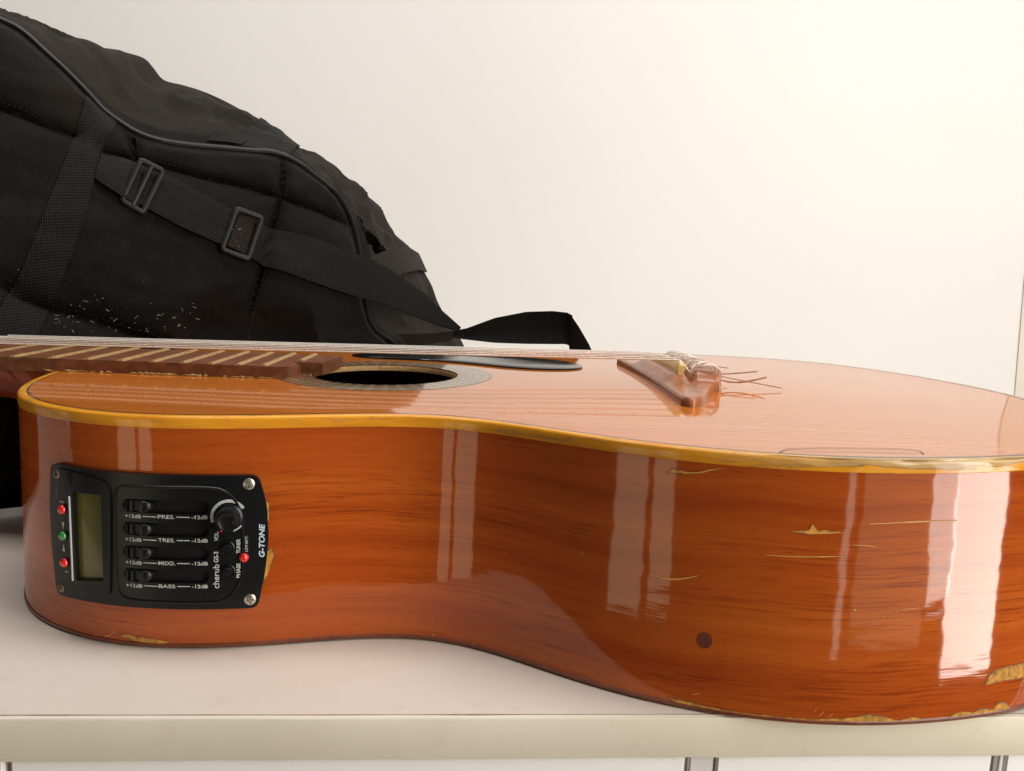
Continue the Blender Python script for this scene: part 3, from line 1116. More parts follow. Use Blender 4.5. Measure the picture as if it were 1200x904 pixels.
PLATE = [(144.0, 71.2), (165, 71.25), (186, 71.5), (206, 71.7), (228.6, 71.6), (231.6, 60.3), (232.5, 47), (231.6, 35), (228.6, 17.5), (206, 17.6), (186, 17.7), (165, 17.5), (145.6, 17.0), (143.2, 35), (142.6, 54)]
plate = rounded(PLATE, 3.2)
SLZ = [58.9, 49.7, 40.2, 31.0]
slots = [stadium(178.2, 210.4, z, 2.65) for z in SLZ]
lcdhole = rounded([(156.9, 61.6), (170.0, 62.3), (170.2, 27.6), (157.6, 25.9)], 0.8, 3)
bm = extrude_plate(poly_shape(plate, slots + [lcdhole]), -0.001, 0.0026, 0.0)
pre = obj('preamp', bm, M['plastic'], guitar)
# floors of the slots and the display
bm = extrude_plate(poly_shape(rounded([(176, 64), (212.5, 64), (212.5, 25.5), (176, 25.5)], 1)), -0.001, 0.0006, 0.0)
obj('slot_floor', bm, M['matt_plastic'], pre)
bm = extrude_plate(poly_shape(rounded([(155, 64), (172, 64), (172, 24), (155, 24)], 1)), -0.001, 0.0016, 0.0)
obj('display', bm, M['lcd'], pre)
# raised ridge round the controls and the bezel left of it
def ridge(bm, pts, r, h, closed=False):
    c_ = catmull([(x, y, 0) for x, y in pts], 6)
    tube(bm, [side_pt(p.x / 1000, p.y / 1000, h) for p in c_], r, 8, closed=False)


bm = bmesh.new()
ridge(bm, [(214, 20.6), (205, 20.4), (190, 20.6), (180.5, 20.9), (177.2, 22.2), (175.6, 25.2), (175.1, 32), (174.9, 44), (175.2, 58), (175.5, 63), (177, 65.6), (181, 66.5), (195, 66.9), (210, 66.9), (216, 65.5), (220.5, 61), (222.6, 54), (223, 44), (222.7, 33), (220.5, 26), (217.8, 22.4), (214, 20.6)], 0.0006, 0.0026)
obj('ridge', bm, M['plastic'], pre)
bm = extrude_plate(poly_shape(rounded([(148.6, 70.2), (160, 69.3), (171.4, 67.6), (173.8, 63.5), (173.4, 44), (172.8, 22.0), (165, 20.2), (149.6, 19.0), (147.4, 35), (147.2, 54)], 2.0), [lcdhole]), 0.002, 0.0036, 0.0005)
obj('bezel', bm, M['plastic'], pre)
bm = extrude_plate(poly_shape(stadium(0, 34.3, 0, 0.38, 4)), 0, 0, 0) if False else bmesh.new()
tube(bm, [side_pt((155.4 + 0.6 * q / 8) / 1000, (59.8 - 34.4 * q / 8) / 1000, 0.0036) for q in range(9)], 0.00045, 8)
obj('display_rim', bm, M['print'], pre)


def local_frame(t, z, off):
    p, n, s = side_at(t / 1000)
    q = p + n * off
    q.z = z / 1000
    ex = Vector((-n.y, n.x, 0))
    if ex.x < 0:
        ex = -ex
    return q, ex, Z.copy(), n


def lathe_side(bm, t, z, off, prof, n=24, spin=0.0):
    q, ex, ey, en = local_frame(t, z, off)
    rows = []
    for r, h in prof:
        rows.append([bm.verts.new(q + (ex * cos(2 * pi * k / n + spin) + ey * sin(2 * pi * k / n + spin)) * r + en * h) for k in range(n)])
    grid_faces(bm, rows, True)
    bm.faces.new(rows[-1])
    bmesh.ops.recalc_face_normals(bm, faces=bm.faces)


for z in SLZ:
    bm = bmesh.new()
    q, ex, ey, en = local_frame(183.6, z, 0.0006)
    # slider cap: two ribs on the left, a round-ended pad on the right
    rows = []
    for x, h in ((-5.2, 0.6), (-4.6, 2.6), (-3.4, 2.9), (-3.1, 1.9), (-2.5, 1.9), (-2.2, 3.1), (-1.3, 3.1), (-1.0, 1.9), (0.6, 1.9), (0.9, 3.0), (2.4, 3.3), (4.4, 3.0), (5.6, 2.2), (6.0, 0.6)):
        hw = 2.3 if x < 3 else 2.3 * sqrt(max(0.05, 1 - ((x - 3) / 3.1) ** 2))
        rows.append([bm.verts.new(q + ex * x / 1000 + ey * y / 1000 + en * hh / 1000) for y, hh in ((-hw, 0), (-hw, h - 0.4), (-hw + 0.4, h), (hw - 0.4, h), (hw, h - 0.4), (hw, 0))])
    grid_faces(bm, rows)
    bm.faces.new(rows[0]); bm.faces.new(rows[-1])
    bmesh.ops.recalc_face_normals(bm, faces=bm.faces)
    obj('slider', bm, M['plastic'], pre)
# volume knob with fluted rim
bm = bmesh.new()
q, ex, ey, en = local_frame(217.7, 55.4, 0.0026)
rows = []
nk = 64
for r, h, fl in ((5.3, 0.0, 0), (5.3, 1.2, 0), (4.7, 1.6, 0), (4.65, 1.7, 1), (4.5, 6.2, 1), (4.1, 6.9, 0), (3.2, 7.1, 0), (2.9, 6.8, 0), (1.2, 6.7, 0)):
    rows.append([bm.verts.new(q + (ex * cos(2 * pi * k / nk) + ey * sin(2 * pi * k / nk)) * (r - 0.28 * fl * (k % 2)) / 1000 + en * h / 1000) for k in range(nk)])
grid_faces(bm, rows, True)
bm.faces.new(rows[-1])
bmesh.ops.recalc_face_normals(bm, faces=bm.faces)
obj('volume_knob', bm, M['plastic'], pre)
bm = bmesh.new()
def knob_arc(a0, a1, r0, r1):
    r1s, r2s = [], []
    for k in range(25):
        a = radians(a0 + (a1 - a0) * k / 24)
        for rr, lst in ((r0, r1s), (r1, r2s)):
            lst.append(bm.verts.new(q + (ex * cos(a) + ey * sin(a)) * rr / 1000 + en * 0.00025))
    grid_faces(bm, [r1s, r2s])


knob_arc(32, 200, 5.7, 6.9)
knob_arc(-75, -28, 5.7, 6.2)
obj('volume_scale', bm, M['print'], pre, False)
bm = bmesh.new()
tube(bm, [q + ex * -0.0018 + ey * -0.0031 + en * 0.0069, q + ex * -0.0022 + ey * -0.0038 + en * 0.0068], 0.0003, 6)
obj('knob_pointer', bm, M['red'], pre)
for t, z in ((217.0, 42.8), (217.3, 33.3)):
    bm = bmesh.new()
    lathe_side(bm, t, z, 0.0026, ((0.0029, 0.0), (0.0029, 0.0006), (0.0026, 0.0008), (0.0022, 0.0004), (0.0020, 0.0004), (0.0020, 0.0014), (0.0017, 0.0018), (0.0006, 0.0019)))
    obj('button', bm, M['plastic'], pre)
for t, z, mt, off in ((151.9, 53.9, 'red', 0.0036), (151.9, 43.2, 'green', 0.0036), (152.3, 32.2, 'red', 0.0036), (223.3, 38.7, 'red', 0.0026)):
    bm = bmesh.new()
    lathe_side(bm, t, z, off, [(0.0019 * cos(a), 0.0004 + 0.0016 * sin(a)) for a in [pi / 2 * k / 7 for k in range(7)]], 20)
    obj('indicator_light', bm, M[mt], pre, label=None)
for t, z, mt, r in ((149.0, 67.6, 'rust_screw', 1.8), (225.0, 68.4, 'screw', 2.3), (149.6, 20.9, 'rust_screw', 1.8), (225.6, 21.2, 'screw', 2.3)):
    bm = bmesh.new()
    off = 0.0034 if t < 160 else 0.0026
    q, ex, ey, en = local_frame(t, z, off)
    spin = random.uniform(0, 1.5)
    cx = [ex * cos(spin + k * pi / 2) + ey * sin(spin + k * pi / 2) for k in range(4)]
    # domed head with a cross recess: polar grid pushed in along the cross
    rows = []
    nn = 48
    for j in range(12):
        rr = r * (1 - j / 11.5)
        row = []
        for k in range(nn):
            a = 2 * pi * k / nn
            x, y = rr * cos(a), rr * sin(a)
            h = 0.75 * sqrt(max(0, 1 - (rr / (r * 1.02)) ** 2)) + 0.15
            if min(abs(x), abs(y)) < 0.32 and rr < r * 0.62:
                h -= 0.7
            row.append(bm.verts.new(q + (cx[0] * x + cx[1] * y) / 1000 + en * h / 1000))
        rows.append(row)
    grid_faces(bm, rows, True)
    bm.faces.new(rows[-1])
    bmesh.ops.recalc_face_normals(bm, faces=bm.faces)
    obj('screw', bm, M[mt], pre)


# lettering: text outlines turned to mesh and laid on the bent face
def text_mesh(body, size_mm, bold=0.0, shear=0.0, space=1.0, xs=1.0):
    cu = bpy.data.curves.new('lettering', 'FONT')
    cu.body = body
    cu.size = size_mm
    cu.align_x, cu.align_y = 'CENTER', 'CENTER'
    cu.offset = bold
    cu.shear = shear
    cu.space_character = space
    cu.fill_mode = 'FRONT'
    ob = bpy.data.objects.new('lettering_source', cu)
    COL.objects.link(ob)
    dg = bpy.context.evaluated_depsgraph_get()
    me = bpy.data.meshes.new_from_object(ob.evaluated_get(dg))
    bpy.data.objects.remove(ob)
    out = [tuple(v.co) for v in me.vertices], [tuple(p.vertices) for p in me.polygons]
    bpy.data.meshes.remove(me)
    vs = [(x * xs, y, z) for x, y, z in out[0]]
    # centre on the true extent
    x0, x1 = min(v[0] for v in vs), max(v[0] for v in vs)
    y0, y1 = min(v[1] for v in vs), max(v[1] for v in vs)
    return [(x - (x0 + x1) / 2, y - (y0 + y1) / 2) for x, y, z in vs], out[1], x1 - x0, y1 - y0


def lettering(body, t, z, size, up=False, length=None, mat='print', off=0.00285, bold=0.0, shear=0.0, space=1.0, xs=1.0):
    vs, fs, w, h = text_mesh(body, size, bold, shear, space, xs)
    k = length / w if length else 1.0
    bm = bmesh.new()
    bv = []
    for x, y in vs:
        x *= k
        tt, zz = (t - y, z + x) if up else (t + x, z + y)
        bv.append(bm.verts.new(side_pt(tt / 1000, zz / 1000, off)))
    for f in fs:
        try:
            bm.faces.new([bv[i] for i in f])
        except ValueError:
            pass
    bmesh.ops.recalc_face_normals(bm, faces=bm.faces)
    o = obj('lettering', bm, M[mat], pre, False)
    return o


for z, nm in zip((54.85, 45.5, 36.2, 26.85), ('PRES.', 'TRES.', 'MIDD.', 'BASS')):
    lettering('+12dB', 182.3, z - 0.1, 2.0, length=6.3, bold=0.03)
    lettering(nm, 194.8, z + 0.25, 2.05, length=6.2, bold=0.025)
    lettering('-12dB', 207.0, z + 0.3, 2.0, length=5.9, bold=0.03)
    bm = bmesh.new()
    for a, b, dz in ((186.0, 191.2, 0.1), (198.6, 203.4, 0.28)):
        r1 = [bm.verts.new(side_pt((a + (b - a) * k / 3) / 1000, (z + dz - 0.17) / 1000, 0.00285)) for k in range(4)]
        r2 = [bm.verts.new(side_pt((a + (b - a) * k / 3) / 1000, (z + dz + 0.17) / 1000, 0.00285)) for k in range(4)]
        grid_faces(bm, [r1, r2])
    obj('printed_line', bm, M['print'], pre, False)
lettering('VOL.', 213.1, 47.6, 2.1, True, 3.9, bold=0.04)
lettering('TUNER', 221.2, 43.4, 2.0, True, 5.9, bold=0.05)
lettering('LOW BATT.', 224.2, 44.3, 1.35, True, 6.6, bold=0.02)
lettering('PHASE', 221.2, 33.4, 2.0, True, 6.0, bold=0.05)
lettering('cherub', 213.0, 31.2, 3.3, True, 9.8, bold=0.03)
lettering('GS-3', 213.0, 39.1, 2.3, True, 4.4, bold=0.05)
lettering('G-TONE', 229.9, 45.4, 2.9, True, 13.6, 'print_blue', bold=0.09, shear=0.18)
lettering('##', 151.6, 56.9, 1.5, False, 2.6, off=0.0038)
lettering('-b', 152.9, 28.6, 1.5, False, 2.4, off=0.0038)
for zc, d in ((47.2, -1), (38.2, 1)):
    bm = bmesh.new()
    vs = [bm.verts.new(side_pt((151.9 + x) / 1000, (zc + y * d) / 1000, 0.00382)) for x, y in ((-0.75, -1.5), (0.75, -1.5), (0, 1.6))]
    bm.faces.new(vs)
    bmesh.ops.recalc_face_normals(bm, faces=bm.faces)
    obj('arrow_mark', bm, M['print'], pre, False)

# ---------------------------------------------------------------- gig bag
TH, LN = radians(34), radians(14)
B0 = Vector((-0.29428846, 0.47874699, 0.0))
e1 = Vector((cos(TH), sin(TH), 0))
bk = Vector((-sin(TH), cos(TH), 0))
e2 = bk * sin(LN) + Z * cos(LN)
bn = e1.cross(e2)


def BG(a, b, h):
    """a, b in mm on the bag's front plane, h metres out of it"""
    return B0 + e1 * (a / 1000) + e2 * (b / 1000) + bn * h


bag = thing('gig_bag', 'black quilted nylon gig bag leaning on the wall behind the guitar', 'bag', B0 + e1 * 0.1)
PIP = [(-150, 338), (-60, 318), (-20, 309), (11.2, 298.7), (22.3, 293.8), (33.5, 283.9), (44.9, 273.2), (56.4, 261.1), (65.8, 250.1), (75.6, 242.9), (86.6, 236.9), (101.3, 233.5), (120.4, 232.8), (141.0, 233.5), (159.3, 233.8),
       (178.3, 234.1), (193.7, 228.8), (206.6, 220.0), (220.4, 209.6), (227.7, 199.2), (233.4, 185.3), (236.2, 169.1), (237.7, 153.5), (237.6, 136.0), (238.3, 123.0), (241.1, 110.7), (248.0, 102.2), (258.1, 95.6), (266, 80), (268, 45), (262, 4)]
SIL = [(-150, 372), (-60, 362), (16.3, 344.6), (29.0, 339.1), (47.4, 334.7), (69.3, 329.9), (92.2, 329.0), (108.7, 326.7), (115.6, 319.9), (122.5, 311.7), (136.8, 309.9), (152.6, 306.9), (172.0, 300.2), (191.8, 290.3), (211.2, 277.2),
       (228.5, 266.2), (255.2, 253.0), (280.4, 236.7), (294.4, 221.9), (305.1, 203.7), (320.0, 192.2), (329.4, 183.4), (334.9, 168.9), (340.8, 157.5), (345.5, 142.8), (353.0, 128.8), (361.6, 116.3), (371, 95), (374, 50), (370, 4)]
SEAMS = [[(-150, 262), (-60, 250), (8.5, 238.1), (26.3, 231.9), (47.4, 226.9)], [(-150, 165), (-40, 142), (3.8, 131.8), (8.8, 126.7), (28.2, 117.0), (52.0, 110.1), (69.9, 102.9), (150, 78), (240, 55)],
         [(64.1, 218.3), (100.1, 213.6), (121.7, 208.1), (147.3, 205.0), (175.7, 198.2), (202.5, 190.9), (229.3, 185.0)], [(183.1, 230.8), (179.2, 212.3), (175.6, 197.0), (167.4, 175.4), (156.1, 142.6), (149.3, 122.0), (143.3, 101.8), (135, 60), (130, 10)],
         [(82.5, 231.0), (81.9, 215.0)]]


def seg_d(p, poly):
    best = 1e9
    for (ax, ay), (bx, by) in zip(poly, poly[1:]):
        dx, dy = bx - ax, by - ay
        t = max(0, min(1, ((p[0] - ax) * dx + (p[1] - ay) * dy) / (dx * dx + dy * dy + 1e-9)))
        d = (p[0] - ax - t * dx) ** 2 + (p[1] - ay - t * dy) ** 2
        if d < best:
            best = d
    return sqrt(best)


PIPC = [tuple(v) for v in catmull([(x, y, 0) for x, y in PIP], 5)]
PIPC = [(x, y) for x, y, z in PIPC]
PIPL = PIPC[::4] + [PIPC[-1]]


def bag_h(a, b):
    """how far the padded front bulges, metres"""
    d = seg_d((a, b), PIPL)
    d2 = min(d, max(0.0, b) * 1.4 + 3)
    h = 0.017 * (1 - exp(-d2 / 26.0))
    ds = min(seg_d((a, b), s) for s in SEAMS)
    pad = min(1.0, sstep(0, 10, d))
    h += pad * (0.0084 * (1 - exp(-ds / 11.0)) - 0.0042 * exp(-(ds / 1.9) ** 2))
    h += pad * (0.0022 * mnoise.noise(Vector((a * 0.022, b * 0.03, 1.3))) + 0.0013 * mnoise.noise(Vector((a * 0.06, b * 0.09, 7.7))))
    # puckers across the seams
    h += pad * 0.0007 * exp(-ds / 5.0) * mnoise.noise(Vector((a * 0.35, b * 0.35, 2.0)))
    return h


HULL = OUT[::4]


def clear_of_guitar(p):
    """the soft bag gives way where the guitar's body presses on it"""
    if p.z > topz(0.1) + 0.045:
        return p
    p_in = p
    keep = sstep(topz(0.1) + 0.045, topz(0.1) + 0.008, p.z)
    def hit(p):
        dx, dy = p.x - X0, p.y - Y0
        s, w = dx * cy + dy * sy_, dx * sy_ - dy * cy
        inside = False
        j = len(HULL) - 1
        for i in range(len(HULL)):
            (s1, w1), (s2, w2) = HULL[i], HULL[j]
            if (w1 > w) != (w2 > w) and s < (s2 - s1) * (w - w1) / (w2 - w1) + s1:
                inside = not inside
            j = i
        return inside
    if not hit(p):
        return p
    lo, hi = 0.0, 0.15
    for _ in range(12):
        mid = (lo + hi) / 2
        if hit(p + bk * mid):
            lo = mid
        else:
            hi = mid
    p = p + bk * (hi + 0.001)
    return p_in.lerp(p, keep)


# front panel: rings from the piping to the middle
outer = [Vector((x, y)) for x, y in PIPC] + [Vector((262 - 412 * k / 50, 4 - 3 * min(1, k / 5))) for k in range(1, 51)] + [Vector((-150, 1 + 337 * k / 30)) for k in range(1, 30)]
cen = Vector((95, 120))
bm = bmesh.new()
rows = []
NRG = 74
for r in range(NRG + 1):
    u = 1 - 0.985 * (r / NRG) ** 1.05
    row = []
    for p in outer:
        q = cen + (p - cen) * u
        row.append(bm.verts.new(clear_of_guitar(BG(q.x, q.y, bag_h(q.x, q.y)))))
    rows.append(row)
grid_faces(bm, rows, True)
bm.faces.new(rows[-1])
bmesh.ops.recalc_face_normals(bm, faces=bm.faces)
if sum(f.normal.dot(bn) for f in bm.faces) < 0:
    bmesh.ops.reverse_faces(bm, faces=bm.faces)
obj('front_panel', bm, M['fabric'], bag)

# gusset
DB = -0.08
pa = resample([BG(x, y, bag_h(x, y)) for x, y in PIPC], 220)
silc = catmull([(x, y, 0) for x, y in SIL], 6)
pb = resample([BG(v.x, v.y, DB) for v in silc], 220)
NG = 30
OPEN_C = Vector((0, 0, 0))


def gusset_pt(i, v):
    a, b = pa[i], pb[i]
    t = i / 219
    p = a.lerp(b, v)
    out = (a - BG(95, 110, 0))
    out = (out - bn * out.dot(bn)).normalized()
    bul = 0.006 * sin(pi * v) * sstep(0, 0.1, t)
    n1 = mnoise.noise(Vector((t * 9.0, v * 1.6, 4.2)))
    n2 = mnoise.noise(Vector((t * 26.0 + v * 3, v * 3.0, 9.2)))
    n3 = mnoise.noise(Vector((t * 60.0, v * 7.0, 1.2)))
    env = sin(pi * min(1, v * 1.0)) ** 0.7
    return p + out * (bul + env * (0.0090 * n1 + 0.0065 * (0.5 - 2.2 * abs(n2)) + 0.0016 * (0.4 - 2.0 * abs(n3)))) + bn * env * (0.006 * n2 + 0.002 * n3)


GI = None
bm = bmesh.new()
rows = []
# pocket mouth that gapes on the rounded end
oc = BG(256, 178, -0.03)
ox = (BG(272, 160, -0.03) - BG(240, 196, -0.03)).normalized()
oy = bn.cross(ox).normalized()
for j in range(NG + 1):
    v = j / NG
    row = []
    for i in range(220):
        p = gusset_pt(i, v)
        d = p - oc
        x, y = d.dot(ox) / 0.023, d.dot(oy) / 0.0055
        e = x * x + (y + 0.25 * x * x) ** 2
        if e < 1.0:
            p = p - bn * 0.022 * sstep(1.0, 0.5, e) - oy * 0.002
        elif e < 1.9:
            p = p + bn * 0.0015 * sstep(1.9, 1.0, e)
        row.append(bm.verts.new(clear_of_guitar(p)))
    rows.append(row)
# back of the bag
cb = BG(100, 120, DB - 0.02)
for u in (0.8, 0.4, 0.05):
    rows.append([bm.verts.new(cb.lerp(pb[i], u)) for i in range(220)])
grid_faces(bm, rows)
bmesh.ops.recalc_face_normals(bm, faces=bm.faces)
obj('gusset', bm, M['lit_fabric'], bag)

# piping with its sewn flange
bm = bmesh.new()
tube(bm, [clear_of_guitar(p + bn * 0.0012) for p in pa], 0.0019, 8)
obj('piping', bm, M['piping'], bag)
bm = bmesh.new()
fl = []
for w in (0.0, 1.0):
    row = []
    for i in range(220):
        q = gusset_pt(i, 0.06 if w else 0.0)
        out = (pa[i] - BG(95, 110, 0)); out = (out - bn * out.dot(bn)).normalized()
        row.append(bm.verts.new(clear_of_guitar((pa[i] if w == 0 else q) + out * (0.004 * w) + bn * (0.0008 - 0.002 * w))))
    fl.append(row)
grid_faces(bm, fl)
obj('piping_flange', bm, M['fabric'], bag)
bm = bmesh.new()
tube(bm, [clear_of_guitar(BG(a, 20.5 + 2 * sin(a * 0.03), bag_h(a, 20.5) + 0.0015)) for a in range(-150, 262, 6)], 0.0018, 8)
obj('piping', bm, M['piping'], bag)


def ribbon(name, top, bot, h_fn, mat, n=60, m=9, thick=0.0013, parent=None, world=False):
    tp = resample([(x[0], x[1], x[2] if len(x) > 2 else 0) for x in top], n)
    bt = resample([(x[0], x[1], x[2] if len(x) > 2 else 0) for x in bot], n)
    bm = bmesh.new()
    ln = [0.0]
    for i in range(1, n):
        a = (tp[i] + bt[i]) / 2 - (tp[i - 1] + bt[i - 1]) / 2
        ln.append(ln[-1] + a.length * (1 if world else 0.001))
    wd = (tp[n // 2] - bt[n // 2]).length * (1 if world else 0.001)
    lay = []
    for side in (0, 1):
        rws = []
        for j in range(m):
            v = j / (m - 1)
            row = []
            for i in range(n):
                p = bt[i].lerp(tp[i], v)
                edge = 0.25 * thick * (1 - sstep(0, 0.12, min(v, 1 - v)))
                if world:
                    row.append(bm.verts.new(Vector(p) + h_fn(i / (n - 1), v) + Vector((0, thick * side, 0))))
                else:
                    h = h_fn(p.x, p.y, i / (n - 1), v)
                    row.append(bm.verts.new(BG(p.x, p.y, h - thick * side - edge)))
            rws.append(row)
        grid_faces(bm, rws, uvs=lambda a, b: (ln[b], wd * a / (m - 1)))
        lay.append(rws)
    A, B = lay
    for r in (0, m - 1):
        grid_faces(bm, [A[r], B[r]], uvs=lambda a, b: (ln[b], 0.001 * a))
    for c_ in (0, n - 1):
        grid_faces(bm, [[A[r][c_] for r in range(m)], [B[r][c_] for r in range(m)]], uvs=lambda a, b: (0.001 * a, 0.001 * b))
    bmesh.ops.recalc_face_normals(bm, faces=bm.faces)
    return obj(name, bm, mat, parent or bag)


# sewn-on band of wide webbing
ribbon('webbing_band', [(56.2, 256.5), (44.6, 218.9), (28.9, 178.3), (13.3, 136.7), (3.2, 118.4), (-15, 70), (-25, 30)], [(73.5, 242.0), (61.6, 218.0), (45.5, 162.1), (26.7, 114.3), (20.1, 99.7), (5, 55), (-3, 25)],
       lambda a, b, u, v: bag_h(a, b) + 0.0016, M['webbing'], 70, 9)


def strap_h(a, b, u, v):
    base = max(bag_h(a, b), bag_h(a, b + 8) - 0.001, bag_h(a, b - 8) - 0.001)
    far = 0.017 * (1 - sstep(226, 312, a)) + 0.003
    k = sstep(196, 232, a)
    base = base * (1 - k) + far * k
    return max(base, 0.004) + 0.0035


# shoulder strap: the sewn loop, the adjustable length, the free length down to the end of the bag
SA = [(61.5, 216.3), (70, 215.5), (82.5, 211.2), (92, 206.5)]
SB_ = [(55.1, 196.8), (60, 192.5), (68.9, 186.2), (79, 180)]
ribbon('strap_loop', SA, SB_, lambda a, b, u, v: bag_h(a, b) + 0.003 + 0.002 * sin(pi * u), M['webbing'], 16, 9, 0.003)
ribbon('strap', [(82.5, 208.5), (108, 199.0), (134.8, 184.4), (155.3, 175.5), (192.9, 166.9), (233.0, 155.3), (254.0, 147.5), (286.2, 131.6), (316, 106.5)],
       [(72.5, 186.0), (98, 172.0), (127.0, 158.8), (148.3, 150.2), (186.8, 136.1), (221.9, 126.7), (251.6, 119.2), (282.1, 111.4), (314.0, 103.0)], strap_h, M['webbing'], 150, 11)
ribbon('strap_lining', [(84, 206.5), (110, 197.0), (134.8, 182.4), (156, 173.5)], [(74.5, 188.0), (100, 174.0), (127.0, 160.8), (149, 152)], lambda a, b, u, v: strap_h(a, b, u, v) - 0.0022, M['webbing'], 40, 7)


def buckle(corners, h, bar=True):
    c_ = [Vector((x, y, 0)) for x, y in corners]
    bm = bmesh.new()
    rp = rounded([(p.x, p.y) for p in c_], 4.0, 6)
    cc = sum(c_, Vector()) / 4
    loops = []
    nP_ = len(rp)
    sect = ((-1.6, 0.0), (-1.6, 2.0), (-0.9, 2.6), (0.9, 2.6), (1.6, 2.0), (1.6, 0.0))
    for d, hh in sect:
        row = []
        for i in range(nP_):
            p0, p1, p2 = Vector(rp[i - 1]), Vector(rp[i]), Vector(rp[(i + 1) % nP_])
            t = (p2 - p0).normalized()
            n = Vector((-t.y, t.x))
            if n.dot(Vector((cc.x, cc.y)) - p1) < 0:
                n = -n
            q = p1 + n * (1.6 + d)
            row.append(bm.verts.new(BG(q.x, q.y, h + hh / 1000)))
        loops.append(row)
    loops.append(loops[0])
    grid_faces(bm, loops, True)
    if bar:
        m1, m2 = (c_[0] + c_[1]) / 2, (c_[2] + c_[3]) / 2
        m1, m2 = m1.lerp(m2, 0.06), m2.lerp(m1, 0.06)
        tube(bm, [BG(m1.x + (m2.x - m1.x) * k / 6, m1.y + (m2.y - m1.y) * k / 6, h + 0.0016) for k in range(7)], 0.0017, 8)
    bmesh.ops.recalc_face_normals(bm, faces=bm.faces)
    return obj('buckle', bm, M['buckle'], bag)


buckle([(81.5, 212.5), (97.3, 205.3), (82.1, 174.3), (67.8, 182.6)], bag_h(82, 194) + 0.0045)
buckle([(138.9, 185.0), (158.3, 179.0), (145.8, 147.2), (126.2, 154.2)], strap_h(142, 166, 0, 0) - 0.0002, bar=False)
# tail of the strap folded back inside the second buckle
ribbon('strap_fold', [(141.5, 180.5), (153.5, 176.8)], [(131.5, 157.2), (142.5, 153.2)], lambda a, b, u, v: strap_h(a, b, u, v) + 0.0018 - 0.0015 * u, M['webbing_brown'], 8, 9, 0.0008)
# webbing tab wrapped round the end of the bag
ribbon('webbing_tab', [(243, 160), (266, 171), (290, 180), (312, 186), (331, 187)], [(252, 142), (274, 151), (298, 160), (320, 167), (338, 170)],
       lambda a, b, u, v: -0.001 - 0.080 * u + 0.007 * sin(pi * u), M['webbing_brown'], 40, 9)


def on_gusset(a0, a1, v0, v1, mat, lift=0.0015, n=26, m=9):
    """strip of webbing sewn along the gusset: a0, a1 along the piping (mm) at either end"""
    def idx(x):
        return min(range(20, 170), key=lambda i: abs((pa[i] - B0).dot(e1) * 1000 - x))
    bm = bmesh.new()
    rws = []
    for k in range(m):
        row = []
        for i in range(n):
            f = i / (n - 1)
            lo = idx(a0[0]) + (idx(a0[1]) - idx(a0[0])) * k / (m - 1)
            hi = idx(a1[0]) + (idx(a1[1]) - idx(a1[0])) * k / (m - 1)
            ii = lo + (hi - lo) * f
            p = gusset_pt(int(ii), v0 + (v1 - v0) * f).lerp(gusset_pt(min(219, int(ii) + 1), v0 + (v1 - v0) * f), ii - int(ii))
            out = p - BG(95, 110, 0)
            out = (out - bn * out.dot(bn)).normalized()
            row.append(bm.verts.new(p + out * lift + bn * lift))
        rws.append(row)
    grid_faces(bm, rws, uvs=lambda q, b: (0.0026 * b, 0.0025 * q))
    bmesh.ops.recalc_face_normals(bm, faces=bm.faces)
    return obj('webbing_tab', bm, mat, bag)


on_gusset((148, 184), (136, 166), 0.02, 1.0, M['webbing'])
on_gusset((128, 150), (128, 150), 0.03, 0.16, M['webbing'], 0.002, 8, 12)
# the fold of loose strap lying on its edge behind the guitar, its end hanging down to the shelf
LT = [(-0.060, 0.682, 0.0995), (-0.0509, 0.685, 0.1001), (-0.0392, 0.690, 0.1028), (-0.0166, 0.693, 0.1122), (0.0088, 0.693, 0.1184), (0.0300, 0.691, 0.1202), (0.0420, 0.689, 0.1196), (0.0462, 0.686, 0.1176)]
LB = [(-0.060, 0.682, 0.0955), (-0.0507, 0.685, 0.0950), (-0.0400, 0.690, 0.0935), (-0.0165, 0.693, 0.0917), (0.0088, 0.693, 0.0921), (0.0300, 0.691, 0.0931), (0.0420, 0.689, 0.0939), (0.0462, 0.686, 0.0926)]
ribbon('strap_end', LT, LB, lambda u, v: Vector((0, 0.003 * sin(pi * v), 0)), M['webbing'], 60, 9, 0.0012, world=True)
ribbon('strap_end', [(0.0448, 0.6868, 0.1180), (0.0520, 0.680, 0.1085), (0.0600, 0.674, 0.0960), (0.078, 0.668, 0.060), (0.092, 0.665, 0.004)],
       [(0.0448, 0.6868, 0.0930), (0.0462, 0.683, 0.0840), (0.0470, 0.678, 0.0700), (0.056, 0.672, 0.036), (0.066, 0.668, 0.004)], lambda u, v: Vector((0, 0, 0)), M['webbing_brown'], 40, 7, 0.0012, world=True)
ribbon('strap_end', [(-0.100, 0.655, 0.098), (-0.075, 0.668, 0.0985), (-0.050, 0.684, 0.0995)], [(-0.100, 0.655, 0.086), (-0.075, 0.668, 0.089), (-0.050, 0.684, 0.093)], lambda u, v: Vector((0, 0, 0)), M['webbing_brown'], 20, 7, 0.0012, world=True)

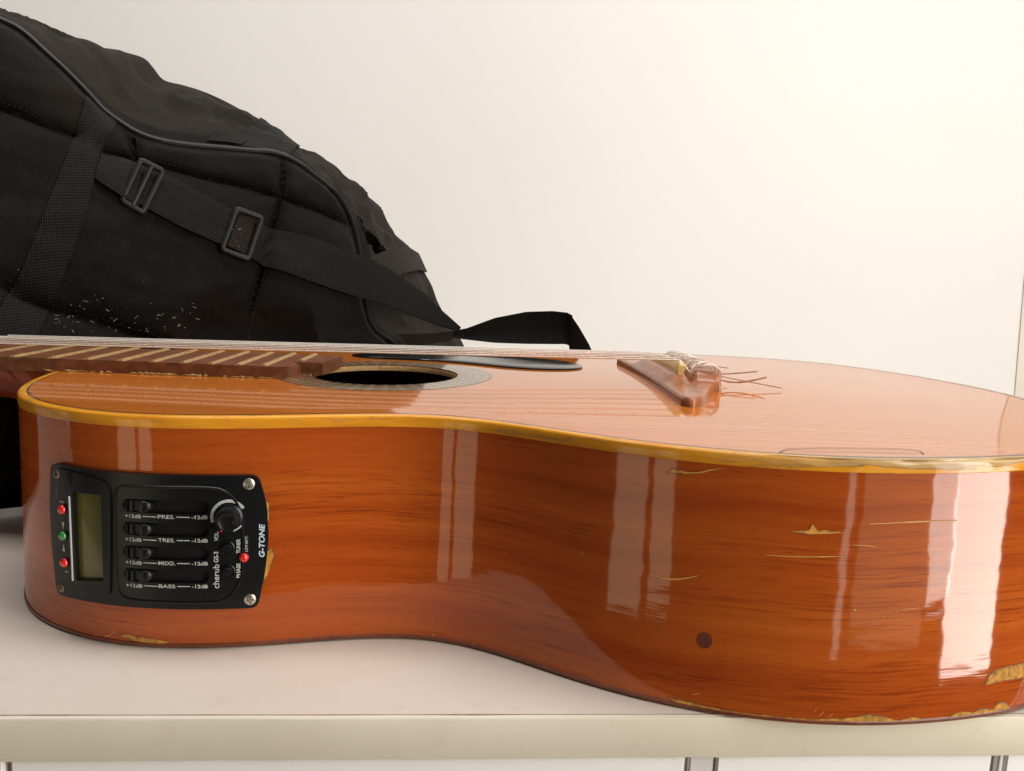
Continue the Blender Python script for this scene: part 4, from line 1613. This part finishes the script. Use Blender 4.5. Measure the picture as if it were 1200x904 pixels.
# thread of the quilting seams, the strap ends and the flange
bm = bmesh.new()


def stitches(poly, side, step=2.7, ln=1.7, hf=None):
    c_ = resample(catmull([(x, y, 0) for x, y in poly], 6), 400)
    run = 0.0
    last = -9.0
    for i in range(1, len(c_)):
        run += (c_[i] - c_[i - 1]).length
        if run - last < step:
            continue
        last = run
        t = (c_[i] - c_[i - 1]).normalized()
        p = c_[i] + Vector((-t.y, t.x, 0)) * side
        if p.x < -5 or p.y < 60:
            continue
        hh = (lambda a, b: hf(a, b, 0, 0) if hf else bag_h(a, b))
        q0, q1 = p - t * ln / 2, p + t * ln / 2
        tube(bm, [BG(q0.x, q0.y, hh(q0.x, q0.y) - 0.0001), BG(p.x, p.y, hh(p.x, p.y) + 0.0005), BG(q1.x, q1.y, hh(q1.x, q1.y) - 0.0001)], 0.00026, 4)


for sm_ in SEAMS:
    stitches(sm_, 2.3)
stitches([(60, 252), (47, 218.9), (31.4, 178.3), (15.8, 136.7), (6, 118)], 0.5)
stitches([(71, 240), (59, 218.0), (43, 162.1), (24, 114.3)], 0.5)
obj('stitching', bm, plain('grey_thread', (0.026, 0.024, 0.022), 0.7, 0.2, 500, spec=0.1), bag, kind='stuff')

# straw bits and lint caught on the cloth
bm = bmesh.new()
rng = random.Random(5)
for k in range(78):
    if k < 63:
        a = rng.uniform(30, 112)
        b = 102 + (abs(rng.gauss(0, 13)))
    elif k < 73:
        a, b = rng.uniform(133, 141), rng.uniform(155, 176)
    else:
        a, b = rng.uniform(-2, 14), rng.uniform(120, 150)
    h = bag_h(a, b) + 0.0007
    if 63 <= k < 73:
        h = strap_h(a, b, 0, 0) + 0.0030
    ln = rng.uniform(0.2, 1.3) if rng.random() < 0.8 else rng.uniform(1.5, 3.2)
    an = rng.gauss(0.1, 0.6)
    tube(bm, [BG(a + ln * q * cos(an), b + ln * q * sin(an) + 0.2 * q * q, h) for q in (-0.5, 0, 0.5)], rng.uniform(0.00008, 0.0002), 4)
obj('lint', bm, M['lint'], bag, kind='stuff')
